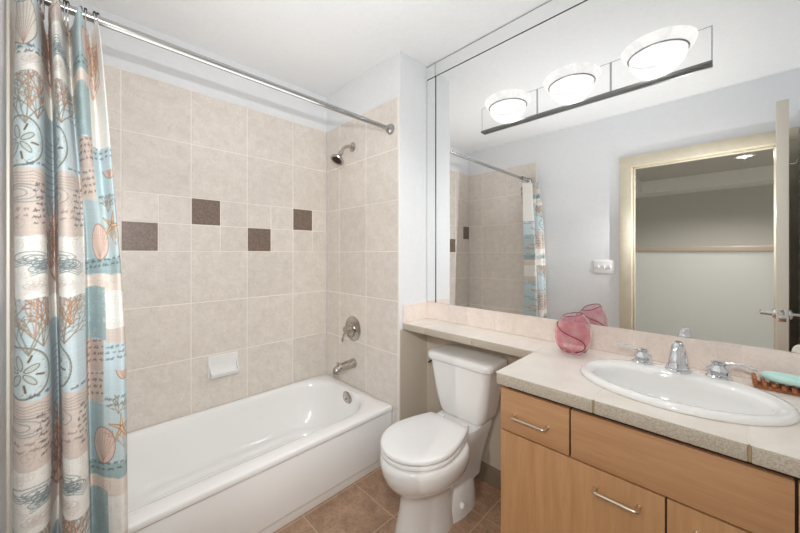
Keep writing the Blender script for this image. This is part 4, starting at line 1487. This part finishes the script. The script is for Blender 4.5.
def lamp_light(name, loc):
    d = bpy.data.lights.new(name, 'SPOT')
    d.spot_size = math.radians(179)
    d.spot_blend = 1.0
    d.energy = BULB_WATTS
    d.color = (1.0, 0.99, 0.975)
    d.shadow_soft_size = 0.02
    o = bpy.data.objects.new(name, d)
    C.objects.link(o)
    o.location = loc
    o.rotation_euler = Vector((0, -0.45, -1)).to_track_quat('-Z', 'Y').to_euler()
    return o


LX0, LX1, LZ0, LZ1 = -0.956, -0.026, EYE + 0.688, EYE + 0.814
PY = YM - 0.012
fixture = thing('vanity_light', 'three-light bathroom fixture with alabaster half bowls on a mirrored bar', 'light fixture', ((LX0 + LX1) / 2, YM, LZ0))
w = (LX1 - LX0) / 3
bowls_x = []
for i in range(3):
    x0, x1 = LX0 + w * i, LX0 + w * (i + 1)
    p = MB().box((x0 + 0.0012, PY, LZ0), (x1 - 0.0012, YM - 0.001, LZ1), 0.003, 1).build('mirror_plate', M['mirror'], fixture, smooth=0)
    fr_ = MB()
    for xa_ in (x0 + 0.0002, x1 - 0.0042):
        fr_.box((xa_, PY - 0.0015, LZ0), (xa_ + 0.004, PY + 0.004, LZ1), 0.0008, 1)
    fr_.box((x0, PY - 0.0012, LZ1 - 0.003), (x1, PY + 0.004, LZ1), 0.0008, 1)
    fr_.build('bevelled_edge', M['glass_edge'], p)
    bowls_x.append((x0 + x1) / 2)
MB().box((LX0, PY - 0.010, LZ0 - 0.012), (LX1, YM - 0.001, LZ0 - 0.001), 0.002, 2).build('bottom_rail', M['rail'], fixture)
for cx in bowls_x:
    zb = LZ1 - 0.118
    k = 0.122
    Mb = place(cx, PY - 0.0006, zb)
    bw = MB()
    # lower bowl then the flared collar
    prof = [(0, 0.0)] + [(0.091 * math.sin(a), 0.078 * (1 - math.cos(a))) for a in (PI / 2 * i / 10 for i in range(1, 11))]
    bw.lathe(prof, 40, M=Mb, a0=PI, a1=2 * PI)
    s = bw.build('glass_bowl', M['bowl_glass'], fixture, 60)
    fl = MB().lathe([(0.094, 0.080), (0.101, 0.083), (0.111, 0.094), (0.1165, 0.106), (0.1175, 0.112), (0.115, 0.115), (0.104, 0.107), (0.090, 0.092)], 40, M=Mb, a0=PI, a1=2 * PI)
    fl.build('flared_collar', M['bowl'], s, 60)
    rg = MB().lathe([(0.0905, 0.0765), (0.0945, 0.0765), (0.096, 0.079), (0.0945, 0.0815), (0.0905, 0.0815)], 40, M=Mb, a0=PI, a1=2 * PI)
    rg.build('metal_ring', M['rail'], s)
    bl = lamp_light('bulb_light', (cx, PY - 0.044, zb + 0.052))

# ---- light switch on the door wall (seen in the mirror)
sw = thing('light_switch', 'white triple light switch plate on the wall by the doorway, seen in the mirror', 'light switch', (-0.758, YN, 1.16))
MB().box((-0.841, YN, 1.100), (-0.676, YN + 0.006, 1.219), 0.003, 3).build('cover_plate', M['plastic'], sw)
for dx in (-0.046, 0, 0.046):
    MB().box((-0.7585 + dx - 0.005, YN + 0.005, 1.147), (-0.7585 + dx + 0.005, YN + 0.014, 1.172), 0.002, 2, M=Matrix.Identity(4)).build('toggle', M['plastic'], sw)

# ---- robe hook on the back of the door
hk = thing('robe_hook', 'small chrome hook high on the back of the open door, seen in the mirror', 'hook', tuple(Md @ Vector((DW - 0.4, -0.021, 1.80))))
b = MB()
b.lathe([(0, 0), (0.016, 0), (0.015, 0.004), (0, 0.005)], 20, M=Md @ place(DW - 0.4, -0.021, 1.80, PI / 2))
b.tube(spline([(DW - 0.4, -0.023, 1.80), (DW - 0.4, -0.045, 1.796), (DW - 0.4, -0.058, 1.806), (DW - 0.4, -0.061, 1.825)], 5), 0.004, 10, M=Md)
b.build('hook_body', M['chrome'], hk)
